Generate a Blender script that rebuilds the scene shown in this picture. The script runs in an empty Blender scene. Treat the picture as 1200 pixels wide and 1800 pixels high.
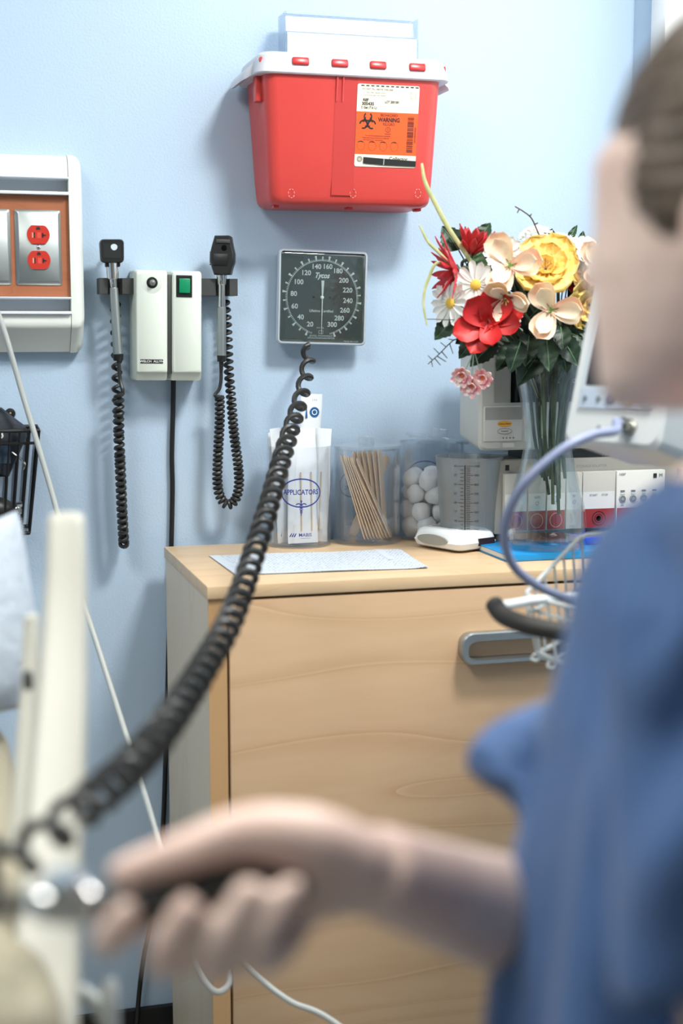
import bpy, bmesh, math, random
from mathutils import Vector, Matrix, noise, Quaternion
random.seed(7)
sc = bpy.context.scene
COL = sc.collection
PI = math.pi
# ------------------------------------------------------------------ camera
FPX = 2500.0
TH, PH = math.radians(16.0), math.radians(7.3)
CAM = Vector((0, -2.36, 1.32))
FW = Vector((math.sin(TH)*math.cos(PH), math.cos(TH)*math.cos(PH), -math.sin(PH)))
RT = Vector((math.cos(TH), -math.sin(TH), 0))
UP = RT.cross(FW)
def ray(x, y): return FW + RT*((x-600)/FPX) - UP*((y-900)/FPX)
def onY(x, y, Y):
    d = ray(x, y); return CAM + d*((Y-CAM.y)/d.y)
def onX(x, y, X):
    d = ray(x, y); return CAM + d*((X-CAM.x)/d.x)
def onZ(x, y, z):
    d = ray(x, y); return CAM + d*((z-CAM.z)/d.z)
def atZ(x, y, Z): return CAM + ray(x, y)*Z
cam = bpy.data.cameras.new('camera'); camo = bpy.data.objects.new('camera', cam); COL.objects.link(camo)
cam.sensor_fit = 'VERTICAL'; cam.sensor_height = 36; cam.sensor_width = 24; cam.lens = FPX*36/1800
camo.location = CAM
camo.rotation_euler = Matrix((RT, UP, -FW)).transposed().to_euler()
cam.dof.use_dof = True; cam.dof.focus_distance = 2.36; cam.dof.aperture_fstop = 2.6
cam.clip_start = .05
sc.camera = camo
sc.view_settings.view_transform = 'Standard'; sc.view_settings.look = 'None'
sc.view_settings.gamma = 1; sc.view_settings.use_curve_mapping = False
sc.cycles.use_denoising = True
sc.cycles.transparent_max_bounces = 40
sc.cycles.max_bounces = 10
sc.cycles.sample_clamp_indirect = 4
# ------------------------------------------------------------------ materials
def lin(c):
    return tuple((v/255/12.92 if v/255 <= .04045 else ((v/255+.055)/1.055)**2.4) for v in c)
MATS = {}
def mat(name, rgb, rough=.5, metal=0, spec=.5, **k):
    if name in MATS: return MATS[name]
    m = bpy.data.materials.new(name); m.use_nodes = True
    b = m.node_tree.nodes['Principled BSDF']
    b.inputs['Base Color'].default_value = (*lin(rgb), 1)
    b.inputs['Roughness'].default_value = rough; b.inputs['Metallic'].default_value = metal
    b.inputs['Specular IOR Level'].default_value = spec
    if 'sss' in k:
        b.inputs['Subsurface Weight'].default_value = k['sss']
        b.inputs['Subsurface Radius'].default_value = k.get('rad', (.01, .004, .002)); b.inputs['Subsurface Scale'].default_value = k.get('scale', 1)
    if 'coat' in k: b.inputs['Coat Weight'].default_value = k['coat']
    if 'trans' in k: b.inputs['Transmission Weight'].default_value = k['trans']
    if 'sheen' in k: b.inputs['Sheen Weight'].default_value = k['sheen']
    if 'emit' in k:
        b.inputs['Emission Color'].default_value = (*lin(k.get('emitc', rgb)), 1); b.inputs['Emission Strength'].default_value = k['emit']
    nt = m.node_tree
    if 'bump' in k:   # (scale, strength, distance)
        s, st, di = k['bump']
        tc = nt.nodes.new('ShaderNodeTexCoord'); n = nt.nodes.new('ShaderNodeTexNoise'); bp = nt.nodes.new('ShaderNodeBump')
        n.inputs['Scale'].default_value = s; n.inputs['Detail'].default_value = 3
        mp = nt.nodes.new('ShaderNodeMapping'); mp.inputs['Scale'].default_value = k.get('bstretch', (1, 1, 1))
        bp.inputs['Strength'].default_value = st; bp.inputs['Distance'].default_value = di
        nt.links.new(tc.outputs['Object'], mp.inputs[0]); nt.links.new(mp.outputs[0], n.inputs['Vector'])
        nt.links.new(n.outputs['Fac'], bp.inputs['Height']); nt.links.new(bp.outputs[0], b.inputs['Normal'])
    if 'vary' in k:   # (rgb2, scale, stretch)
        c2, s, stv = k['vary']
        tc = nt.nodes.new('ShaderNodeTexCoord'); n = nt.nodes.new('ShaderNodeTexNoise'); mp = nt.nodes.new('ShaderNodeMapping')
        mp.inputs['Scale'].default_value = stv; n.inputs['Scale'].default_value = s; n.inputs['Detail'].default_value = 4
        mx = nt.nodes.new('ShaderNodeMix'); mx.data_type = 'RGBA'
        cr = nt.nodes.new('ShaderNodeValToRGB'); cr.color_ramp.elements[0].position = .35; cr.color_ramp.elements[1].position = .65
        mx.inputs[6].default_value = (*lin(rgb), 1); mx.inputs[7].default_value = (*lin(c2), 1)
        nt.links.new(tc.outputs['Object'], mp.inputs[0]); nt.links.new(mp.outputs[0], n.inputs['Vector'])
        nt.links.new(n.outputs['Fac'], cr.inputs[0]); nt.links.new(cr.outputs[0], mx.inputs[0]); nt.links.new(mx.outputs[2], b.inputs['Base Color'])
    MATS[name] = m
    return m
def clear_mat(name, tint=(245, 248, 250), gloss=(255, 255, 255), lo=.04, hi=.75, rough=.05, haze=0, hazec=(235, 238, 240)):
    m = bpy.data.materials.new(name); m.use_nodes = True; nt = m.node_tree
    for n in list(nt.nodes):
        if n.type == 'BSDF_PRINCIPLED': nt.nodes.remove(n)
    out = [n for n in nt.nodes if n.type == 'OUTPUT_MATERIAL'][0]
    tr = nt.nodes.new('ShaderNodeBsdfTransparent'); tr.inputs[0].default_value = (*lin(tint), 1)
    gl = nt.nodes.new('ShaderNodeBsdfGlossy'); gl.inputs[0].default_value = (*lin(gloss), 1); gl.inputs['Roughness'].default_value = rough
    lw = nt.nodes.new('ShaderNodeLayerWeight'); lw.inputs[0].default_value = .25
    mr = nt.nodes.new('ShaderNodeMapRange'); mr.inputs['To Min'].default_value = lo; mr.inputs['To Max'].default_value = hi
    nt.links.new(lw.outputs['Facing'], mr.inputs[0])
    mx = nt.nodes.new('ShaderNodeMixShader')
    nt.links.new(mr.outputs[0], mx.inputs[0]); nt.links.new(gl.outputs[0], mx.inputs[2])
    if haze:
        df = nt.nodes.new('ShaderNodeBsdfDiffuse'); df.inputs[0].default_value = (*lin(hazec), 1)
        tl = nt.nodes.new('ShaderNodeBsdfTranslucent'); tl.inputs[0].default_value = (*lin(hazec), 1)
        m0 = nt.nodes.new('ShaderNodeMixShader'); m0.inputs[0].default_value = .5
        nt.links.new(df.outputs[0], m0.inputs[1]); nt.links.new(tl.outputs[0], m0.inputs[2])
        m2 = nt.nodes.new('ShaderNodeMixShader'); m2.inputs[0].default_value = haze
        nt.links.new(tr.outputs[0], m2.inputs[1]); nt.links.new(m0.outputs[0], m2.inputs[2]); nt.links.new(m2.outputs[0], mx.inputs[1])
    else:
        nt.links.new(tr.outputs[0], mx.inputs[1])
    nt.links.new(mx.outputs[0], out.inputs[0])
    MATS[name] = m
    return m
def wood_mat(name, c1, c2, stretch=(1.2, 6, 9), rot=(0, 0, 0), rough=.4, lines=5, amt=.55):
    m = bpy.data.materials.new(name); m.use_nodes = True; nt = m.node_tree; b = nt.nodes['Principled BSDF']
    tc = nt.nodes.new('ShaderNodeTexCoord'); mp = nt.nodes.new('ShaderNodeMapping')
    mp.inputs['Scale'].default_value = stretch; mp.inputs['Rotation'].default_value = rot
    nz = nt.nodes.new('ShaderNodeTexNoise'); nz.inputs['Scale'].default_value = 1.0; nz.inputs['Detail'].default_value = 1.5; nz.inputs['Roughness'].default_value = .35
    mul = nt.nodes.new('ShaderNodeMath'); mul.operation = 'MULTIPLY'; mul.inputs[1].default_value = lines
    fr = nt.nodes.new('ShaderNodeMath'); fr.operation = 'FRACT'
    cr = nt.nodes.new('ShaderNodeValToRGB'); e = cr.color_ramp.elements
    e[0].position = 0; e[0].color = (0, 0, 0, 1); e[1].position = 1; e[1].color = (.75, .75, .75, 1)
    for p, v in ((.05, .5), (.35, .12), (.80, .10), (.93, .3)):
        x = e.new(p); x.color = (v, v, v, 1)
    fine = nt.nodes.new('ShaderNodeTexNoise'); fine.inputs['Scale'].default_value = 14; fine.inputs['Detail'].default_value = 4
    big = nt.nodes.new('ShaderNodeTexNoise'); big.inputs['Scale'].default_value = .9; big.inputs['Detail'].default_value = 2
    a1 = nt.nodes.new('ShaderNodeMath'); a1.operation = 'MULTIPLY_ADD'; a1.inputs[1].default_value = .45
    a2 = nt.nodes.new('ShaderNodeMath'); a2.operation = 'MULTIPLY_ADD'; a2.inputs[1].default_value = .4
    sc2 = nt.nodes.new('ShaderNodeMath'); sc2.operation = 'MULTIPLY'; sc2.inputs[1].default_value = amt; sc2.use_clamp = True
    mx = nt.nodes.new('ShaderNodeMix'); mx.data_type = 'RGBA'
    mx.inputs[6].default_value = (*lin(c1), 1); mx.inputs[7].default_value = (*lin(c2), 1)
    L = nt.links.new
    L(tc.outputs['Object'], mp.inputs[0])
    for q in (nz, fine, big): L(mp.outputs[0], q.inputs['Vector'])
    L(nz.outputs['Fac'], mul.inputs[0]); L(mul.outputs[0], fr.inputs[0]); L(fr.outputs[0], cr.inputs[0])
    L(fine.outputs['Fac'], a1.inputs[0]); L(cr.outputs[0], a1.inputs[2]); L(big.outputs['Fac'], a2.inputs[0]); L(a1.outputs[0], a2.inputs[2])
    L(a2.outputs[0], sc2.inputs[0]); L(sc2.outputs[0], mx.inputs[0]); L(mx.outputs[2], b.inputs['Base Color'])
    b.inputs['Roughness'].default_value = rough
    MATS[name] = m
    return m
# ------------------------------------------------------------------ mesh builder
def frame(o, X=(1, 0, 0), Y=(0, 0, 1), Z=None):
    X = Vector(X).normalized(); Y = Vector(Y); Y = (Y - X*Y.dot(X)).normalized()
    Z = X.cross(Y)
    M = Matrix.Identity(4)
    for i in range(3):
        M[i][0], M[i][1], M[i][2], M[i][3] = X[i], Y[i], Z[i], o[i]
    return M
TXT = {}
def text_mesh(s, res=3, shear=0, bold=0):
    k = (s, shear, bold)
    if k not in TXT:
        cu = bpy.data.curves.new('t', 'FONT'); cu.body = s; cu.size = 1; cu.align_x = 'CENTER'; cu.align_y = 'CENTER'
        cu.resolution_u = res; cu.shear = shear; cu.offset = bold
        o = bpy.data.objects.new('t', cu); COL.objects.link(o)
        dg = bpy.context.evaluated_depsgraph_get(); me = bpy.data.meshes.new_from_object(o.evaluated_get(dg))
        TXT[k] = ([v.co.copy() for v in me.vertices], [tuple(p.vertices) for p in me.polygons])
        bpy.data.objects.remove(o); bpy.data.curves.remove(cu); bpy.data.meshes.remove(me)
    return TXT[k]
def smooth_path(pts, n=8):
    pts = [Vector(p) for p in pts]
    P = [pts[0]*2-pts[1]] + pts + [pts[-1]*2-pts[-2]]
    out = []
    for i in range(1, len(P)-2):
        a, b, c, d = P[i-1], P[i], P[i+1], P[i+2]
        for j in range(n):
            t = j/n
            out.append(.5*((2*b) + (c-a)*t + (2*a-5*b+4*c-d)*t*t + (3*b-a-3*c+d)*t**3))
    out.append(pts[-1])
    return out
def frames_along(pts):
    n = len(pts); T = []
    for i in range(n):
        t = pts[min(i+1, n-1)] - pts[max(i-1, 0)]
        T.append(t.normalized() if t.length > 1e-9 else Vector((0, 0, 1)))
    a = Vector((0, 0, 1)) if abs(T[0].z) < .9 else Vector((1, 0, 0))
    N = (a - T[0]*a.dot(T[0])).normalized(); res = []
    for i in range(n):
        if i:
            N = (N - T[i]*N.dot(T[i]))
            N = N.normalized() if N.length > 1e-9 else T[i].orthogonal().normalized()
        res.append((T[i], N, T[i].cross(N)))
    return res
class MB:
    def __init__(s): s.v = []; s.f = []; s.mi = []; s.sm = []; s.mats = []
    def slot(s, m):
        if m not in s.mats: s.mats.append(m)
        return s.mats.index(m)
    def add(s, vs, fs, m, smooth=True, M=None):
        o = len(s.v); k = s.slot(m)
        s.v += [(M @ Vector(v)) if M is not None else Vector(v) for v in vs]
        for f in fs:
            s.f.append(tuple(i+o for i in f)); s.mi.append(k); s.sm.append(smooth)
        return s
    def box(s, c, d, m, bev=0, M=None, rot=None, seg=2, smooth=False, taper=None):
        bm = bmesh.new(); bmesh.ops.create_cube(bm, size=1)
        for v in bm.verts:
            v.co = Vector((v.co.x*d[0], v.co.y*d[1], v.co.z*d[2]))
            if taper:
                f = v.co.y/d[1]+.5
                v.co.x *= 1+(taper-1)*f
        if bev: bmesh.ops.bevel(bm, geom=bm.edges[:], offset=bev, segments=seg, profile=.5, affect='EDGES')
        R = rot.to_matrix() if rot is not None else Matrix.Identity(3)
        vs = [R @ v.co + Vector(c) for v in bm.verts]; bm.verts.index_update()
        fs = [[v.index for v in f.verts] for f in bm.faces]; bm.free()
        return s.add(vs, fs, m, smooth or bev > 0, M)
    def prism(s, poly, z0, z1, m, M=None, smooth=False, inset=0):
        """polygon in local XY, extruded from z0 to z1 (top edge optionally chamfered)"""
        n = len(poly); rings = [[(x, y, z0) for x, y in poly]]
        if inset:
            cx = sum(p[0] for p in poly)/n; cy = sum(p[1] for p in poly)/n
            wx = max(abs(p[0]-cx) for p in poly); wy = max(abs(p[1]-cy) for p in poly)
            rings.append([(x, y, z1-inset) for x, y in poly])
            rings.append([(cx+(x-cx)*(1-inset/wx), cy+(y-cy)*(1-inset/wy), z1) for x, y in poly])
        else: rings.append([(x, y, z1) for x, y in poly])
        vs = [p for r in rings for p in r]
        fs = [tuple(reversed(range(n)))]
        for k in range(len(rings)-1):
            for i in range(n):
                j = (i+1) % n; fs.append((k*n+i, k*n+j, (k+1)*n+j, (k+1)*n+i))
        q = (len(rings)-1)*n; fs.append(tuple(range(q, q+n)))
        return s.add(vs, fs, m, smooth, M)
    def tube(s, pts, r, m, n=8, M=None, cap=True, flat=1, closed=False):
        pts = [Vector(p) for p in pts]; fr = frames_along(pts); vs = []; fs = []
        R = r if isinstance(r, (list, tuple)) else [r]*len(pts)
        for p, (T, N, B), rr in zip(pts, fr, R):
            for k in range(n):
                a = 2*PI*k/n; vs.append(p + N*(math.cos(a)*rr) + B*(math.sin(a)*rr*flat))
        L = len(pts)
        for i in range(L-1 if not closed else L):
            for k in range(n):
                j = (k+1) % n; i2 = (i+1) % L
                fs.append((i*n+k, i*n+j, i2*n+j, i2*n+k))
        if cap and not closed:
            fs.append(tuple(reversed(range(n)))); fs.append(tuple(range((L-1)*n, L*n)))
        return s.add(vs, fs, m, True, M)
    def cyl(s, p0, p1, r, m, n=20, r1=None, M=None): return s.tube([p0, p1], [r, r if r1 is None else r1], m, n, M)
    def lathe(s, prof, m, n=32, M=None, close=False, smooth=True):
        """profile of (r, z); axis = local Z"""
        vs = []; fs = []; L = len(prof)
        for r, z in prof:
            for k in range(n):
                a = 2*PI*k/n; vs.append((r*math.cos(a), r*math.sin(a), z))
        for i in range(L if close else L-1):
            for k in range(n):
                j = (k+1) % n; i2 = (i+1) % L
                fs.append((i*n+k, i*n+j, i2*n+j, i2*n+k))
        if not close:
            if prof[0][0] > 1e-6: fs.append(tuple(reversed(range(n))))
            if prof[-1][0] > 1e-6: fs.append(tuple(range((L-1)*n, L*n)))
        return s.add(vs, fs, m, smooth, M)
    def loft(s, rings, m, M=None, cap=True, smooth=True):
        n = len(rings[0]); vs = [p for r in rings for p in r]; fs = []
        for i in range(len(rings)-1):
            for k in range(n):
                j = (k+1) % n; fs.append((i*n+k, i*n+j, (i+1)*n+j, (i+1)*n+k))
        if cap:
            fs.append(tuple(reversed(range(n)))); q = (len(rings)-1)*n; fs.append(tuple(range(q, q+n)))
        return s.add(vs, fs, m, smooth, M)
    def ball(s, c, r, m, M=None, nu=16, nv=10, R=None):
        r = r if isinstance(r, (tuple, list)) else (r, r, r); vs = []; fs = []
        for i in range(nv+1):
            t = PI*i/nv
            for k in range(nu):
                a = 2*PI*k/nu
                p = Vector((r[0]*math.sin(t)*math.cos(a), r[1]*math.sin(t)*math.sin(a), r[2]*math.cos(t)))
                if R is not None: p = R @ p
                vs.append(p + Vector(c))
        for i in range(nv):
            for k in range(nu):
                j = (k+1) % nu; fs.append((i*nu+k, (i+1)*nu+k, (i+1)*nu+j, i*nu+j))
        return s.add(vs, fs, m, True, M)
    def text(s, t, x, y, h, m, M=None, z=.0004, warp=None, shear=0, rot=0, wide=1, bold=0):
        """one line of lettering, cap height h, centred on local (x, y)"""
        vs, fs = text_mesh(t, shear=shear, bold=bold); k = h/.70; c, sn = math.cos(rot), math.sin(rot)
        out = []
        for v in vs:
            a, b = v.x*k*wide, (v.y+.0)*k
            q = Vector((x+a*c-b*sn, y+a*sn+b*c, z)); out.append(warp(q) if warp else q)
        return s.add(out, fs, m, False, M)
    def quad(s, x0, x1, y0, y1, m, M=None, z=.0003, warp=None, nx=1):
        vs = []; fs = []
        for i in range(nx+1):
            x = x0+(x1-x0)*i/nx
            for y in (y0, y1):
                q = Vector((x, y, z)); vs.append(warp(q) if warp else q)
        for i in range(nx): fs.append((2*i, 2*i+2, 2*i+3, 2*i+1))
        return s.add(vs, fs, m, False, M)
    def ring(s, cx, cy, rx, ry, w, m, M=None, z=.0003, warp=None, n=40, a0=0, a1=2*PI):
        vs = []; fs = []
        for i in range(n+1):
            a = a0+(a1-a0)*i/n
            for q in (0, w):
                p = Vector((cx+(rx-q)*math.cos(a), cy+(ry-q)*math.sin(a), z)); vs.append(warp(p) if warp else p)
        for i in range(n): fs.append((2*i, 2*i+2, 2*i+3, 2*i+1))
        return s.add(vs, fs, m, False, M)
    def build(s, name, parent=None, loc=None):
        me = bpy.data.meshes.new(name); base = Vector((0, 0, 0))
        if parent is not None: base = WORLD[parent.name]
        elif loc is not None: base = Vector(loc)
        me.from_pydata([v - base for v in s.v], [], s.f)
        for m in s.mats: me.materials.append(m)
        for p, k, q in zip(me.polygons, s.mi, s.sm): p.material_index = k; p.use_smooth = q
        bm = bmesh.new(); bm.from_mesh(me); bmesh.ops.recalc_face_normals(bm, faces=[f for f in bm.faces if f.smooth]); bm.to_mesh(me); bm.free()
        try: me.set_sharp_from_angle(angle=math.radians(38))
        except Exception: pass
        o = bpy.data.objects.new(name, me); COL.objects.link(o)
        if parent is not None: o.parent = parent
        else: o.location = base
        WORLD[o.name] = base
        return o
WORLD = {}
def thing(name, label, cat, loc, group=None):
    o = bpy.data.objects.new(name, None); COL.objects.link(o); o.location = loc; o.empty_display_size = .03
    WORLD[o.name] = Vector(loc)
    return tag(o, label, cat, group)
def tag(o, label=None, cat=None, group=None, kind=None):
    if label: o['label'] = label
    if cat: o['category'] = cat
    if group: o['group'] = group
    if kind: o['kind'] = kind
    return o
def struct(o): o['kind'] = 'structure'; return o
def rrect(w, h, r, n=5, cx=0, cy=0):
    out = []
    for (sx, sy, a0) in ((1, 1, 0), (-1, 1, 90), (-1, -1, 180), (1, -1, 270)):
        for i in range(n+1):
            a = math.radians(a0+90*i/n)
            out.append((cx+sx*(w/2-r)+r*math.cos(a), cy+sy*(h/2-r)+r*math.sin(a)))
    return out
def helix(path, R, turns_at, wire_seg=12, side=None):
    """coil round a dense path; turns_at[i] = cumulative turns at path point i"""
    fr = frames_along(path); out = []
    RR = R if isinstance(R, (list, tuple)) else [R]*len(path)
    total = turns_at[-1]; N = max(4, int(total*wire_seg)); j = 0
    for q in range(N+1):
        t = total*q/N
        while j < len(path)-2 and turns_at[j+1] < t: j += 1
        d = turns_at[j+1]-turns_at[j]; u = 0 if d < 1e-9 else min(1, max(0, (t-turns_at[j])/d))
        p = path[j].lerp(path[j+1], u); Nn = fr[j][1].lerp(fr[j+1][1], u); Bb = fr[j][2].lerp(fr[j+1][2], u); r = RR[j]*(1-u)+RR[j+1]*u
        a = 2*PI*t
        out.append(p + Nn*(r*math.cos(a)) + Bb*(r*math.sin(a)))
    return out
def mesh_union(mb, name, voxel, smooth_it, mats, parent, post=None, factor=.5):
    """fuse overlapping closed shapes into one continuous skin"""
    me = bpy.data.meshes.new('tmp'); me.from_pydata(mb.v, [], mb.f)
    o = bpy.data.objects.new('tmp', me); COL.objects.link(o)
    r = o.modifiers.new('r', 'REMESH'); r.mode = 'VOXEL'; r.voxel_size = voxel
    if smooth_it:
        q = o.modifiers.new('s', 'SMOOTH'); q.iterations = smooth_it; q.factor = factor
    dg = bpy.context.evaluated_depsgraph_get(); nm = bpy.data.meshes.new_from_object(o.evaluated_get(dg))
    bpy.data.objects.remove(o); bpy.data.meshes.remove(me)
    if post: post(nm)
    base = WORLD[parent.name] if parent is not None else Vector((0, 0, 0))
    for v in nm.vertices: v.co -= base
    nm.name = name; nm.materials.clear()
    for m in mats: nm.materials.append(m)
    for p in nm.polygons: p.use_smooth = True
    ob = bpy.data.objects.new(name, nm); COL.objects.link(ob)
    if parent is not None: ob.parent = parent
    WORLD[ob.name] = base
    return ob
def copy_thing(o, loc=None, rot=None, label=None, group=None):
    c = o.copy(); COL.objects.link(c); WORLD[c.name] = Vector(loc if loc is not None else o.location)
    for ch in list(o.children):
        d = ch.copy(); COL.objects.link(d); d.parent = c
        for g in list(ch.children):
            e = g.copy(); COL.objects.link(e); e.parent = d
    if loc is not None: c.location = loc
    if rot is not None: c.rotation_euler = rot
    if label: c['label'] = label
    if group: c['group'] = group
    return c
# ------------------------------------------------------------------ palette
WHITE = mat('white_plastic', (232, 234, 232), .35)
CREAM = mat('cream_plastic', (226, 230, 222), .4)
BONE = mat('bone_plastic', (222, 222, 210), .45)
GREYP = mat('grey_plastic', (150, 155, 155), .45)
DGREY = mat('dark_grey_plastic', (62, 64, 62), .45)
BLACK = mat('black_plastic', (26, 27, 27), .38)
RUBBER = mat('black_rubber', (38, 38, 36), .42)
CHROME = mat('chrome', (215, 215, 212), .14, 1)
STEEL = mat('brushed_steel', (172, 178, 176), .42, 1)
ALU = mat('aluminium', (205, 212, 218), .35, .6)
INKB = mat('black_ink', (25, 25, 25), .6)
INKW = mat('white_ink', (235, 238, 236), .6)
INKBLUE = mat('blue_ink', (38, 52, 130), .5)
INKGREY = mat('grey_ink', (110, 120, 125), .6)
CLEAR = clear_mat('clear_plastic', (252, 253, 254), lo=.02, hi=.75, rough=.05, haze=.03, hazec=(215, 228, 240))
LIDC = clear_mat('clear_lid', (250, 252, 253), lo=.04, hi=.8, rough=.06, haze=.10, hazec=(228, 236, 244))
GLASS = clear_mat('clear_glass', (246, 249, 249), lo=.02, hi=.6, rough=.02)
# ================================================================== setting
WALLM = mat('wall_paint', (182, 203, 223), .45, bump=(260, .28, .002))
WALLX = 1.214
def boxwall(name, lo, hi, m):
    b = MB(); b.box([(a+c)/2 for a, c in zip(lo, hi)], [c-a for a, c in zip(lo, hi)], m); return struct(b.build(name))
boxwall('wall_back', (-2.2, 0, 0), (WALLX+.14, .12, 2.6), WALLM)
wy0 = onX(1161, 40, WALLX).y; wy1 = wy0-1.15; wz0, wz1 = 1.42, 2.25
b = MB()
for lo, hi in (((WALLX, -3.4, 0), (WALLX+.14, 0, wz0)), ((WALLX, -3.4, wz1), (WALLX+.14, 0, 2.6)),
               ((WALLX, wy0, wz0), (WALLX+.14, 0, wz1)), ((WALLX, -3.4, wz0), (WALLX+.14, wy1, wz1))):
    b.box([(a+c)/2 for a, c in zip(lo, hi)], [c-a for a, c in zip(lo, hi)], WALLM)
struct(b.build('wall_right'))
boxwall('floor', (-2.2, -3.4, -.1), (WALLX+.14, .12, 0), mat('floor_vinyl', (170, 168, 160), .4, vary=((150, 149, 143), 30, (1, 1, 1))))
boxwall('ceiling', (-2.2, -3.4, 2.6), (WALLX+.14, .12, 2.7), mat('ceiling_paint', (238, 238, 234), .8))
boxwall('baseboard_back', (-2.2, -.012, 0), (WALLX, 0, .147), mat('black_vinyl', (24, 24, 25), .5))
boxwall('baseboard_right', (WALLX-.012, -3.4, 0), (WALLX, -.012, .147), MATS['black_vinyl'])
FRM = mat('window_paint', (240, 241, 240), .35)
b = MB(); fx = WALLX+.02; fw = .035
for lo, hi in (((fx-.034, wy0-fw, wz0-.004), (fx+.046, wy0+.004, wz1+.004)), ((fx-.034, wy1-.004, wz0-.004), (fx+.046, wy1+fw, wz1+.004)),
               ((fx-.03, wy1, wz0), (fx+.05, wy0, wz0+fw)), ((fx-.03, wy1, wz1-fw), (fx+.05, wy0, wz1)),
               ((fx, wy1, (wz0+wz1)/2-.02), (fx+.03, wy0, (wz0+wz1)/2+.02))):
    b.box([(a+c)/2 for a, c in zip(lo, hi)], [c-a+(.012 if i else 0) for i, (a, c) in enumerate(zip(lo, hi))], FRM, .003)
win = struct(b.build('window_1', loc=(fx, wy0, wz0)))
b = MB(); b.box((fx+.02, (wy0+wy1)/2, (wz0+wz1)/2), (.004, wy0-wy1-.05, wz1-wz0-.05), GLASS)
b.build('window_pane', win)
# ceiling lamps
def ceiling_light(x, y, sx, sy, power, label, col=(1, .985, .95)):
    t = thing('ceiling_light', label, 'ceiling light', (x, y, 2.6))
    b = MB()
    for s in (-1, 1):
        b.box((x+s*(sx/2+.01), y, 2.588), (.02, sy+.04, .024), WHITE, .003); b.box((x, y+s*(sy/2+.01), 2.588), (sx, .02, .024), WHITE, .003)
    b.build('frame', t)
    b = MB(); b.box((x, y, 2.59), (sx, sy, .006), mat('lamp_diffuser', (250, 250, 245), .5, emit=3.0)); b.build('diffuser', t)
    l = bpy.data.lights.new('ceiling_lamp', 'AREA'); l.shape = 'RECTANGLE'; l.size = sx; l.size_y = sy; l.energy = power; l.color = col
    o = bpy.data.objects.new('ceiling_lamp', l); COL.objects.link(o); o.location = (x, y, 2.58)
ceiling_light(.95, -1.20, .34, .34, 27, 'square recessed ceiling light above the wooden cabinet')
ceiling_light(-.70, -1.75, .8, .9, 19, 'larger recessed ceiling light over the bed side of the room')
boxwall('wall_left', (-2.34, -3.4, 0), (-2.2, .12, 2.6), WALLM)
boxwall('wall_front', (-2.34, -3.52, 0), (WALLX+.14, -3.4, 2.6), mat('bounce_dimming_grey', (112, 112, 108), .6))  # out-of-view wall; dark grey invented to dim light bounced onto camera-facing sides
w = bpy.data.worlds.new('world'); sc.world = w; w.use_nodes = True
bg = w.node_tree.nodes['Background']; bg.inputs[0].default_value = (.96, .98, 1, 1); bg.inputs[1].default_value = 2.0
sc.view_settings.exposure = .53

# ================================================================== headwall unit
x1 = onY(150, 560, -.06).x; x0 = x1-.55; yf = -.062
zz = lambda py: onY(70, py, yf).z
hw = thing('headwall_unit', 'cream wall-mounted power panel with wood laminate strip and red outlets', 'wall panel', (x1-.2, 0, zz(566)))
zt_, zb_ = onY(70, 272, yf+.02).z, onY(70, 619, yf+.02).z
seam = onY(122, 400, yf).x
def hprof(g=0):
    pts = []
    zm = .028
    for i in range(7):
        a = math.radians(90*i/6); pts.append((-.001-(.058+g)+zm-zm*math.sin(a)-.0, zt_+g-zm+zm*math.cos(a)))
    return pts
def prof_yz(g):
    # top bar / body outline, from wall at the top round the front to the wall at the bottom
    f = yf-g; r = .026; P = [(-.0005, zt_+g)]
    for i in range(6):
        a = math.radians(90*i/5); P.append((f+r-r*math.sin(a), zt_+g-r+r*math.cos(a)))
    zl = zz(566)
    for i in range(6):
        a = math.radians(62*i/5); P.append((f+.014-.014*math.cos(a), zl-.014*math.sin(a)))
    P.append((f+.030, zb_-g+.012)); P.append((f+.040, zb_-g)); P.append((-.0005, zb_-g))
    return P
# main housing: top and bottom bars with the recess between them
zs = [zz(p) for p in (309, 343, 521, 553)]
b = MB(); P = prof_yz(0)
topbar = [p for p in P if p[1] > zs[0]] + [(yf, zs[0]), (-.0005, zs[0])]
botbar = [(-.0005, zs[3]), (yf, zs[3])] + [p for p in P if p[1] < zs[3]-.004]
for q in (topbar, botbar):
    b.loft([[(x, y, z) for y, z in q] for x in (x0, seam-.0006)], CREAM)
b.box(((x0+seam)/2, -.012, (zs[0]+zs[3])/2), (seam-x0, .022, zs[0]-zs[3]), CREAM)
b.build('housing', hw)
b = MB(); P2 = prof_yz(.0015); cx = (seam+x1)/2; wE = x1-seam
rings = []
cz_ = (zt_+zb_)/2
for i in range(7):
    a = math.radians(90*i/6); q = 1-math.cos(a)
    x = x1-.016+.016*math.sin(a)
    rings.append([(x, y+(.016*q if y < -.01 else 0), z+(-.016*q if z > cz_ else .016*q)) for y, z in P2])
b.loft([[(seam, y, z) for y, z in P2]] + rings, CREAM)
b.build('end_cap', hw)
for za, zb2, up in ((zs[0], zs[1], 1), (zs[2], zs[3], 0)):
    b = MB(); h = za-zb2
    b.box(((x0+seam)/2, -.030, (za+zb2)/2), (seam-x0-.001, .012, h), ALU)
    b.box(((x0+seam)/2, yf+.008, zb2+h*.10), (seam-x0-.001, .030, h*.16), mat('white_aluminium', (232, 238, 244), .3, .2), .001)
    b.box(((x0+seam)/2, yf+.012, za-h*.10), (seam-x0-.001, .036, h*.14), ALU, .001)
    b.build('equipment_rail', hw)
b = MB(); b.box(((x0+seam)/2, yf+.012, (zs[1]+zs[2])/2), (seam-x0-.001, .012, zs[1]-zs[2]), wood_mat('cherry_laminate', (178, 112, 78), (146, 84, 56), (3, 8, 20)))
b.build('wood_panel', hw)
REDO = mat('red_outlet', (196, 52, 38), .35)
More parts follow.
